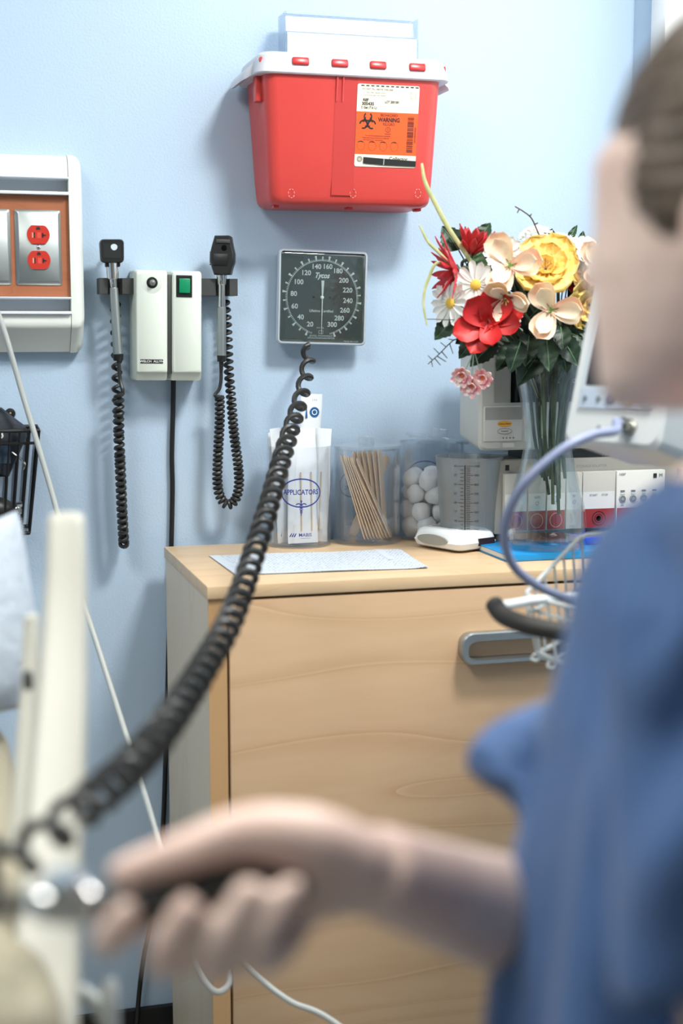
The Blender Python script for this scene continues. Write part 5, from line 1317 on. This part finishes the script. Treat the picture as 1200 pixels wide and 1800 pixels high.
# ================================================================== wall basket, cuff bag
BW = mat('black_wire', (22, 22, 22), .4)
wb0, wb1 = onY(64, 752, -.006), onY(52, 948, -.006)
xR_, zTb, zBb = onY(66, 752, -.006).x, onY(40, 756, -.09).z, onY(40, 938, -.09).z
xL_ = xR_-.36; dep = .105
wk = thing('wall_basket', 'black wire basket screwed to the wall at the left edge', 'basket', ((xR_+xL_)/2, 0, zBb))
b = MB(); q = .0024; sh_ = .018
top = [(xL_, -.005, zTb), (xR_, -.005, zTb), (xR_-.004, -dep, zTb), (xL_, -dep, zTb)]; bot = [(xL_+sh_, -.005, zBb), (xR_-sh_, -.005, zBb), (xR_-sh_-.004, -dep+.02, zBb), (xL_+sh_, -dep+.02, zBb)]
for P_ in (top, bot): b.tube([Vector(p) for p in P_], q*1.3, BW, 8, closed=True)
def lp(a, c, t): return tuple(x+(y-x)*t for x, y in zip(a, c))
for i in range(25): b.tube([lp(top[3], top[2], i/24), lp(bot[3], bot[2], i/24), lp(bot[0], bot[1], i/24), lp(top[0], top[1], i/24)], q*.75, BW, 6)
for i in range(1, 6): b.tube([lp(top[1], top[2], i/6), lp(bot[1], bot[2], i/6)], q*.75, BW, 6)
b.tube([lp(top[2], bot[2], .12), lp(top[3], bot[3], .12)], q, BW, 6)
b.build('wire_frame', wk)
b = MB(); ck = onY(18, 727, -.004); b.lathe([(0, .004), (.006, .003), (.0085, 0)], BW, 16, frame((ck.x, -.001, ck.z))); b.ball((ck.x, -.005, ck.z), .0028, mat('brass_screw', (150, 130, 90), .3, .9), nu=10, nv=6); b.box((ck.x, -.003, ck.z-.012), (.012, .005, .03), BW); b.build('hanging_tab', wk)
NAVY = mat('navy_nylon', (24, 32, 44), .6, bump=(700, .5, .001))
b = MB()
pts = [(xL_+.02, zTb-.075), (xR_-.050, zTb-.075), (xR_-.020, zTb-.012), (xR_-.022, zTb+.004), (xR_-.042, zTb+.020), (xR_-.058, zTb+.034), (xL_+.05, zTb+.055), (xL_+.02, zTb+.01)]
Mn = frame((0, 0, 0))
b.loft([[(x*g+(1-g)*(xR_-.15), z*g+(1-g)*(zTb-.02), d_) for x, z in pts] for d_, g in ((.018, .9), (.026, .98), (.060, 1), (.080, .97), (.088, .85))], NAVY, Mn)
b.text('3', onY(2, 764, -.09).x, onY(2, 764, -.09).z, .013, INKW, Mn, .0905, bold=.02); b.quad(xR_-.075, xR_-.048, zTb-.052, zTb-.022, mat('cuff_loop', (40, 60, 78), .7), Mn, .0885)
tag(b.build('pressure_cuff', loc=(xR_-.15, -.05, zTb-.07)), 'folded navy blood pressure cuff with a white numeral stuffed in the wall basket', 'blood pressure cuff')
t = thing('gauge_bulb', 'chrome-trimmed black inflation bulb lying at the bottom of the wall basket', 'inflation bulb', (xR_-.060, -.055, zBb+.012))
b = MB(); b.ball((xR_-.075, -.055, zBb+.034), (.034, .022, .022), RUBBER); b.build('bulb', t)
b = MB(); b.cyl((xR_-.043, -.055, zBb+.036), (xR_-.030, -.055, zBb+.037), .010, CHROME, 16); b.ball((xR_-.040, -.072, zBb+.037), .007, CHROME, nu=12, nv=8); b.build('valve', t)
b = MB(); b.tube(smooth_path([(xR_-.046, -.09, zTb-.034), (xR_-.034, -.094, zTb-.044), (xR_-.026, -.090, zTb-.054), (xR_-.029, -.088, zTb-.062)], 6), .0016, CHROME, 8)
tag(b.build('wire_hook', loc=(xR_-.03, -.09, zTb-.05)), 'small bent chrome wire hook poking through the wall basket', 'hook')

# ================================================================== white cords
cpts = [atZ(-12, 528, 2.16), atZ(10, 590, 2.17), atZ(40, 694, 2.19), atZ(72, 800, 2.2), atZ(98, 890, 2.2), atZ(130, 1010, 2.18), atZ(160, 1100, 2.14), atZ(205, 1240, 2.08), atZ(240, 1350, 2.02), atZ(270, 1450, 1.96), atZ(300, 1560, 1.92), atZ(330, 1660, 1.9), atZ(352, 1715, 1.9), atZ(380, 1744, 1.9), atZ(403, 1728, 1.92), atZ(400, 1690, 1.94), atZ(412, 1680, 1.95), atZ(450, 1715, 1.95), atZ(510, 1760, 1.94), atZ(600, 1806, 1.93)]
cpts += [Vector((cpts[-1].x+.15, cpts[-1].y-.1, .25)), Vector((cpts[-1].x+.2, cpts[-1].y-.15, .006))]
b = MB(); b.tube(smooth_path(cpts, 8), .0043, mat('white_cable', (180, 184, 180), .45), 10)
tag(b.build('white_cable', loc=cpts[-1]), 'long pale cable running from the upper left edge down past the cabinet corner', 'cable')

# ================================================================== bed at the left
BEDC = mat('bed_cream', (184, 182, 169), .4); LINEN = mat('white_linen', (184, 193, 202), .8, bump=(60, .5, .006)); TAN = mat('mattress_tan', (150, 142, 120), .6)
bd0 = atZ(-60, 1500, 1.12)
bed = thing('hospital_bed', 'cream hospital bed rail standing upright at the left foreground', 'bed', (bd0.x-.1, bd0.y, 0))
# upright rail slat: rounded head, widening downward
secs = [(108, 906, 1.16, 22), (109, 910, 1.16, 29), (110, 920, 1.158, 32), (110, 1000, 1.15, 34.5), (104, 1200, 1.10, 42), (92, 1400, 1.05, 48.5), (80, 1600, 1.0, 54), (68, 1800, .95, 60), (58, 1960, .92, 63)]
b = MB(); R_ = []
fwd = Vector((FW.x, FW.y, 0)).normalized()
for (x, y, Zd, hwp) in secs:
    c = atZ(x, y, Zd); hw2 = hwp*Zd/FPX; dd = min(.016, hw2*.7)
    R_.append([c+RT*px_+fwd*(py_+.016) for px_, py_ in rrect(2*hw2, 2*dd, min(.008, dd*.6), 4)])
b.loft(R_, BEDC); rail = b.build('rail_post', bed)
b = MB(); e_ = atZ(58, 1960, .92)
R2 = []
for (x, y, Zd, hwp) in ((55, 1082, 1.24, 9), (55, 1088, 1.24, 12), (52, 1200, 1.22, 13), (38, 1400, 1.18, 15), (20, 1600, 1.14, 17), (0, 1850, 1.1, 20)):
    c = atZ(x, y, Zd); hw2 = hwp*Zd/FPX; R2.append([c+RT*px_+fwd*py_ for px_, py_ in rrect(2*hw2, .02, .004, 3)])
b.loft(R2, BEDC); b.build('rail_post', bed)
b = MB(); c = atZ(49, 1196, 1.19); b.box(c, (.008, .014, .016), DGREY, .003); b.build('latch', bed)
# base: cross bar joining the posts, frame, legs, mattress deck
b = MB(); p1_, p2_ = atZ(58, 1955, .93)+fwd*.016, atZ(0, 1845, 1.1)
b.tube([p1_+Vector((.0, 0, 0)), Vector((p1_.x-.05, p1_.y+.03, p1_.z-.03)), Vector((p2_.x-.10, p2_.y+.02, p1_.z-.03))], .018, BEDC, 12); b.tube([p2_, Vector((p2_.x-.10, p2_.y+.02, p1_.z-.03))], .016, BEDC, 12)
fxm = p2_.x-.10; zf_ = p1_.z-.03
b.box((fxm-.5, p2_.y+.1, zf_-.02), (1.02, .9, .05), BEDC, .01)
fr_o = b.build('bed_frame', bed)
for sx_ in (fxm-.95, fxm-.05):
    for sy_ in (p2_.y-.28, p2_.y+.48):
        b = MB(); b.box((sx_, sy_, (zf_-.04)/2), (.05, .05, zf_-.04), BEDC, .006); b.build('leg', bed)
mtt = atZ(8, 1385, 1.3)
b = MB(); b.box((mtt.x+.006-.42, p2_.y+.14, (mtt.z+zf_)/2+.002), (.86, .70, mtt.z-zf_-.012), TAN, .03, seg=4); tag(b.build('mattress', bed), 'tan vinyl mattress edge')
# white pillow and sheet drooping over the edge
b = MB(); R_ = []
pil = [(1018, -6, 8), (1040, 4, 26), (1090, 14, 36), (1150, 26, 44), (1220, 34, 50), (1300, 34, 52), (1350, 22, 50), (1385, 8, 40)]
for (py_, rx, wd_) in pil:
    Zd = 1.34; edge = atZ(rx, py_, Zd); ww = .20
    R_.append([edge+RT*(-ww+ww*math.cos(a))*1.0+fwd*(.10+.11*math.sin(a)*(wd_/52)) + Vector((0, 0, .012*math.sin(3*a+py_*.02))) for a in [2*PI*i/28 for i in range(28)]])
b.loft(R_, LINEN); b.v = [v+Vector((0, .05, .034)) for v in b.v]; pl_o = b.build('pillow', loc=atZ(-60, 1385, 1.34)); tag(pl_o, 'white pillow in a creased cotton case heaped on the bed at the left edge', 'pillow')
b = MB(); R_ = []
cp2 = [atZ(128, 1742, 1.0), atZ(150, 1748, 1.0), atZ(172, 1770, 1.0), atZ(188, 1802, 1.0), atZ(196, 1850, 1.0)]
b.tube(smooth_path([p1_+Vector((0, .01, .05)), atZ(100, 1752, 1.02)] + cp2 + [Vector((cp2[-1].x, cp2[-1].y+.02, .20)), Vector((cp2[-1].x-.02, cp2[-1].y+.05, .008))], 8), .0058, mat('white_cable', (180, 184, 180), .45), 12)
tag(b.build('bed_cable', loc=(cp2[-1].x-.02, cp2[-1].y+.05, 0)), 'thick white cable arching out from behind the bed rail at the bottom left', 'cable')
# ================================================================== person
A_ = Vector((FW.x, FW.y, 0)).normalized(); UZ = Vector((0, 0, 1))
fi = math.radians(38)
fw = (-RT*math.cos(fi)+A_*math.sin(fi)).normalized()      # where the person faces
lt = (-RT*math.sin(fi)-A_*math.cos(fi)).normalized()      # toward the person's left (near) side
SKIN = mat('skin', (226, 202, 188), .5, sss=.2, rad=(.010, .005, .003), vary=((218, 187, 172), 14, (1, 1, 1)))
HAIR = mat('brown_hair', (104, 88, 70), .34, bump=(40, .6, .004), bstretch=(1, 6, 1), vary=((78, 64, 50), 30, (1, 6, 1)))
SCRUB = mat('blue_scrubs', (62, 92, 136), .75, bump=(900, .25, .0006), sheen=.15)
DUM = SKIN
hc = atZ(1318, 372, .80)
def HP(f, l, u): return hc + fw*f + lt*l + UZ*u
tc0 = atZ(1405, 1300, .80); floor_pt = Vector((tc0.x+.02, tc0.y+.02, 0))
person = thing('person', 'person in blue scrubs with pulled-back brown hair, holding out a black bulb', 'person', floor_pt)
S = MB()
def hring(u_, f0, a, bq, n=24, front=1.0):
    out = []
    for i in range(n):
        t = 2*PI*i/n; c, s = math.cos(t), math.sin(t)
        out.append(HP(f0+a*math.copysign(abs(c)**.92, c), bq*math.copysign(abs(s)**.92, s), u_))
    return out
S.loft([hring(*q) for q in ((-.114, .055, .020, .018), (-.108, .052, .032, .030), (-.095, .042, .045, .043), (-.075, .028, .060, .054), (-.05, .016, .074, .063), (-.025, .006, .085, .069), (0, -.002, .091, .072), (.03, -.006, .096, .076), (.06, -.016, .081, .069), (.085, -.022, .064, .056), (.102, -.026, .042, .037), (.110, -.028, .016, .014))], DUM)
S.tube([HP(-.020, 0, -.03), HP(-.035, 0, -.10), HP(-.052, 0, -.165), HP(-.066, 0, -.22)], [.052, .051, .054, .07], DUM, 20)
for l in (-1, 1):
    S.ball(HP(.047, l*.038, -.028), (.023, .023, .026), DUM); pass
    S.ball(HP(-.012, l*.076, -.012), (.010, .010, .030), DUM, nu=12, nv=8); S.ball(HP(-.004, l*.072, -.014), (.012, .008, .024), DUM, nu=12, nv=8)
S.tube([HP(.080, 0, .020), HP(.087, 0, -.008), HP(.094, 0, -.030)], [.007, .009, .011], DUM, 12); S.ball(HP(.094, 0, -.032), .0115, DUM)
for l in (-1, 1): S.ball(HP(.086, l*.012, -.034), .008, DUM, nu=10, nv=8)
S.ball(HP(.086, 0, -.058), (.010, .010, .006), DUM, nu=12, nv=8); S.ball(HP(.084, 0, -.068), (.010, .010, .006), DUM, nu=12, nv=8); S.ball(HP(.075, 0, -.098), (.016, .016, .014), DUM)
# trunk (under the clothes)
def tor(py_, cx_, a, bq, Zd=.80, n=28, g=0):
    c = atZ(cx_, py_, Zd); return [c+RT*((a+g)*math.cos(2*PI*i/n))+A_*((bq+g)*math.sin(2*PI*i/n)) for i in range(n)]
TR = [(815, 1392, .055, .06), (845, 1395, .066, .080), (900, 1400, .090, .125), (960, 1400, .110, .155), (1040, 1402, .124, .168), (1150, 1402, .131, .165), (1300, 1402, .144, .158), (1450, 1398, .153, .156), (1600, 1390, .160, .158), (1800, 1380, .167, .164), (2000, 1378, .172, .168)]
S.loft([tor(*q[:4], g=(-.014 if q[0] < 850 else -.028 if q[0] < 950 else -.048)) for q in TR], DUM)
S.tube([atZ(1330, 760, .80), atZ(1375, 850, .80)], [.056, .062], DUM, 18)
# right arm (far side) reaching left with the hand
sho = atZ(1230, 1060, .955); elb = atZ(1015, 1655, .90); wri = atZ(650, 1528, .742)
S.tube(smooth_path([sho, sho.lerp(elb, .5)+RT*-.004, elb], 4), [.050]*3+[.046]*3+[.041]*3, DUM, 18)
fl_ = smooth_path([elb, elb.lerp(wri, .25)+UZ*.002, elb.lerp(wri, .6), wri], 5); nF = len(fl_)
S.tube(fl_, [.045+.002*math.sin(PI*min(1, i/nF*2.2))-.0205*(i/(nF-1))**1.0 for i in range(nF)], DUM, 18)
S.ball(elb, .041, DUM)
# palm
def H(x, y, Zd): return atZ(x, y, Zd)
def blob(p, q, r0, r1, n=14): S.tube(smooth_path([p, (p+q)/2, q], 3), [r0+(r1-r0)*i/6 for i in range(7)], DUM, n)
def chain(pts, rs):
    p = smooth_path(pts, 6); m_ = len(p); R = []
    for i in range(m_):
        t = i/(m_-1)*(len(rs)-1); k = min(int(t), len(rs)-2); R.append(rs[k]+(rs[k+1]-rs[k])*(t-k))
    S.tube(p, R, DUM, 14); S.ball(p[-1], R[-1]*.99, DUM, nu=12, nv=8); S.ball(p[0], R[0]*.99, DUM, nu=12, nv=8)
mcps = [H(420, 1512, .748), H(462, 1528, .752), H(505, 1546, .750), H(548, 1566, .744)]
for m_ in mcps: chain([wri+(m_-wri)*.02, wri.lerp(m_, .55), m_], [.021, .0165, .0120])
S.ball(H(575, 1530, .738), (.030, .022, .026), DUM)
# thumb along the top of the bulb
chain([H(630, 1514, .735), H(545, 1478, .722), H(430, 1466, .708), H(320, 1500, .702), H(215, 1532, .703)], [.019, .0185, .0142, .0112, .0084])
# four fingers: behind the bulb, under it, tips back up on the near side
fing = [([mcps[0], H(310, 1560, .742), H(205, 1640, .728), H(190, 1650, .704), H(222, 1606, .690)], .0090),
        ([mcps[1], H(375, 1620, .746), H(298, 1690, .724), H(290, 1668, .698), H(330, 1596, .688)], .0092),
        ([mcps[2], H(440, 1650, .742), H(384, 1702, .720), H(384, 1660, .694), H(436, 1568, .690)], .0090),
        ([mcps[3], H(512, 1640, .734), H(462, 1690, .714), H(464, 1645, .694), H(512, 1562, .692)], .0080)]
for p, r in fing: chain(p, [r*1.18, r*1.12, r*1.08, r, r*.92])
# left arm (near side) hanging down out of frame
shL = atZ(1345, 1075, .655); elL = atZ(1330, 1790, .66); wrL = atZ(1270, 2340, .66)
S.tube(smooth_path([shL+RT*.05+A_*.06, shL, shL.lerp(elL, .5), elL], 4), [.040]*5+[.038]*4+[.036]*4, DUM, 18)
fl2 = smooth_path([elL, elL.lerp(wrL, .3), wrL], 5); S.tube(fl2, [.036-.0125*i/(len(fl2)-1) for i in range(len(fl2))], DUM, 16)
kn = wrL-UZ*.075-RT*.006
for k in range(4):
    m_ = kn+A_*(-.030+.020*k); chain([wrL, wrL.lerp(m_, .5), m_], [.020, .015, .0105]); L4 = (.030, .036, .034, .026)[k]
    chain([m_, m_-UZ*L4-RT*.004, m_-UZ*(L4*1.9)-RT*.016, m_-UZ*(L4*2.5)-RT*.028], [.0095, .0088, .0082, .0072])
chain([wrL-UZ*.015-A_*.015, wrL-UZ*.05-A_*.042-RT*.006, wrL-UZ*.085-A_*.046-RT*.018], [.014, .011, .0085])
# legs
hipc = Vector((tc0.x, tc0.y, .80)); ankles = []
for s in (-1, 1):
    hp_ = hipc+lt*s*.085; kn_ = Vector((hp_.x, hp_.y, .44))+fw*.035+lt*s*.01; an = Vector((hp_.x, hp_.y, .085))+lt*s*.015; ankles.append(an)
    S.tube(smooth_path([hp_+UZ*.03, hp_.lerp(kn_, .5), kn_, kn_.lerp(an, .4)-fw*.02, an], 4), [.078]*4+[.068]*4+[.052]*4+[.050]*2+[.042]*2+[.036], DUM, 18)
    S.tube([an-fw*.03-UZ*.045, an+fw*.06-UZ*.055, an+fw*.14-UZ*.062], [.030, .028, .020], DUM, 12)
body = mesh_union(S, 'body', .0042, 4, [SKIN], person)
for l in (-1, 1):
    b = MB(); b.ball(HP(.070, l*.030, .006), .0125, mat('eye_white', (236, 234, 228), .2), nu=16, nv=12); b.ball(HP(.0775, l*.030, .006), .006, mat('eye_iris', (66, 48, 34), .15), nu=12, nv=8); b.build('eye', person)
# hair, pulled back into a low bun
S2 = MB()
Rh = Matrix((fw, lt, UZ)).transposed()
S2.ball(HP(-.018, 0, .037), (.096, .082, .086), HAIR, R=Rh, nu=28, nv=20); S2.ball(HP(-.050, 0, -.02), (.066, .070, .075), HAIR, R=Rh, nu=24, nv=16); S2.ball(HP(-.125, 0, .005), (.040, .044, .042), HAIR, R=Rh)
for l in (-1, 1): S2.ball(HP(.010, l*.066, .016), (.032, .014, .034), HAIR, R=Rh)
def hpost(me):
    for v in me.vertices:
        d = v.co-hc; a = math.atan2(d.dot(UZ)-.02, d.dot(lt)); v.co += v.normal*(.0016*math.sin(a*38)+.0015*noise.noise(v.co*60))
hair = mesh_union(S2, 'hair', .0034, 3, [HAIR], person, hpost)
b = MB(); b.lathe([(.020*math.cos(t)+.0, .006*math.sin(t)) for t in [2*PI*i/10 for i in range(10)]], mat('hair_tie', (60, 62, 66), .6), 20, fframe(HP(-.098, 0, .006), fw), close=True); b.build('hair_tie', person)
# scrub top: trunk + two wide short sleeves fused, then gathered into folds
S3 = MB()
S3.loft([tor(*q[:4]) for q in TR[1:]], SCRUB)
nk = atZ(1380, 838, .80)
# far (right) sleeve
sr = [sho+RT*.03, sho.lerp(elb, .25)-A_*.0, sho.lerp(elb, .55), atZ(980, 1385, .885), atZ(922, 1448, .880)]
S3.tube(smooth_path(sr, 4), [.068]*4+[.065]*4+[.061]*4+[.057]*3+[.052, .047], SCRUB, 20)
# near (left) sleeve
sl = [shL+RT*.07+A_*.08-UZ*.005, shL+UZ*.0, shL.lerp(elL, .35), shL.lerp(elL, .7), shL.lerp(elL, .98)]
S3.tube(smooth_path(sl, 4), [.066]*4+[.070]*4+[.072]*4+[.070]*4+[.066], SCRUB, 20)
FOLDS = [([(1200, 1090), (1100, 1270), (1010, 1450), (965, 1650), (925, 1820), (900, 2000)], -.044, .036),
    ([(1260, 900), (1190, 985), (1110, 1100), (1030, 1250), (985, 1350)], .030, .020), ([(1260, 1260), (1200, 1330), (1130, 1420), (1085, 1560), (1075, 1780), (1060, 2000)], .036, .030),
    ([(1240, 1420), (1170, 1560), (1145, 1700), (1130, 1900)], -.024, .018), ([(995, 1330), (940, 1480), (905, 1650), (880, 1850)], .018, .014), ([(1120, 960), (1060, 1080), (1010, 1200)], -.018, .013), ([(1200, 1700), (1140, 1830), (1100, 2000)], -.022, .018)]
FS = []
for pts, am, wd in FOLDS:
    q = smooth_path([atZ(x, y, .66) for x, y in pts], 5); FS.append(([(p.dot(RT), p.z) for p in q], am, wd))
def spost(me):
    nv = [v.normal.copy() for v in me.vertices]
    for v, n_ in zip(me.vertices, nv):
        p = v.co; near = max(0, min(1, n_.dot(-A_)*1.5+.25)); x, z_ = p.dot(RT), p.z
        d_ = .004*noise.noise(Vector((p.x*9, p.y*9, p.z*5)))
        if near > 0:
            for pl, am, wd in FS:
                m2 = min((x-a)**2+(z_-c)**2 for a, c in pl)
                if m2 < 6*wd*wd: d_ += near*am*math.exp(-m2/(wd*wd))
        v.co = p+n_*d_
top = mesh_union(S3, 'scrub_top', .0062, 10, [SCRUB], person, spost, factor=.6)
top['label'] = 'blue short-sleeved scrub top'
b = MB(); R_ = []
cc = HP(-.058, 0, -.185)
for r, h in ((.060, .0), (.066, .012), (.070, .010), (.068, -.02)):
    R_.append([cc+fw*(r*1.05*math.cos(a)+.0)+lt*(r*math.sin(a))+UZ*(h-.10*max(0, math.cos(a))**2*0-.02*math.cos(a)) for a in [2*PI*i/32 for i in range(32)]])
b.loft(R_, SCRUB, cap=False); b.build('collar', person)
# trousers and shoes
S4 = MB()
for s, an in zip((-1, 1), ankles):
    hp_ = hipc+lt*s*.085; kn_ = Vector((hp_.x, hp_.y, .44))+fw*.035+lt*s*.01
    S4.tube(smooth_path([hp_+UZ*.06, hp_.lerp(kn_, .5), kn_, kn_.lerp(an, .5)-fw*.01, an+UZ*.01], 4), [.098]*4+[.088]*4+[.076]*4+[.070]*4+[.066], SCRUB, 20)
S4.ball(hipc+UZ*.04, (.15, .15, .10), SCRUB)
mesh_union(S4, 'trousers', .009, 4, [SCRUB], person)
for an in ankles:
    S5 = MB(); c = Vector((an.x, an.y, 0))
    S5.loft([[c+fw*(x-.0)+lt*y+UZ*z for x, y in [(.055+.125*math.cos(t)*g, .043*math.sin(t)*g*(1-.12*math.cos(t))) for t in [2*PI*i/24 for i in range(24)]]] for z, g in ((.0015, .97), (.006, 1.02), (.022, 1.02), (.024, .98), (.045, .93), (.062, .72))], WHITE); S5.build('shoe', person)
# bulb in the hand
hb = thing('hand_bulb', 'black hand-held inflation bulb with a chrome valve gripped in the hand', 'inflation bulb', H(300, 1570, .704))
b = MB(); bp = smooth_path([H(560, 1545, .724), H(500, 1552, .720), H(430, 1560, .716), H(350, 1572, .712), H(270, 1582, .709), H(200, 1588, .707), H(170, 1590, .706)], 4); n = len(bp)
b.tube(bp, [.004+.0135*math.sin(PI*min(.5, i/n*1.4)) if i/n < .36 else .0175-.0095*((i/n-.36)/.64)**.9 for i in range(n)], RUBBER, 18); b.build('bulb', hb)
b = MB(); b.tube([H(172, 1590, .706), H(160, 1590, .7055), H(110, 1589, .704), H(62, 1588, .703), H(50, 1589, .7025)], [.0075, .010, .0105, .0085, .006], CHROME, 18)
b.cyl(H(118, 1580, .704), H(118, 1556, .703), .0045, CHROME, 12); b.lathe([(0, .004), (.009, .004), (.0105, .002), (.0105, -.004), (.009, -.006), (0, -.006)], CHROME, 22, fframe(H(114, 1550, .703), UZ)); b.ball(H(140, 1572, .704), .0075, CHROME, nu=14, nv=10); b.build('valve', hb)
# rubber tube from the valve to the end of the coiled hose, off to the left
b = MB(); endc = coil_end
b.tube(smooth_path([H(52, 1589, .7025), H(20, 1592, .702), H(-40, 1598, .705), H(-120, 1590, .72), H(-150, 1560, .76), endc-RT*.03, endc], 8), .0042, RUBBER, 9); o_ = b.build('tube', hb)
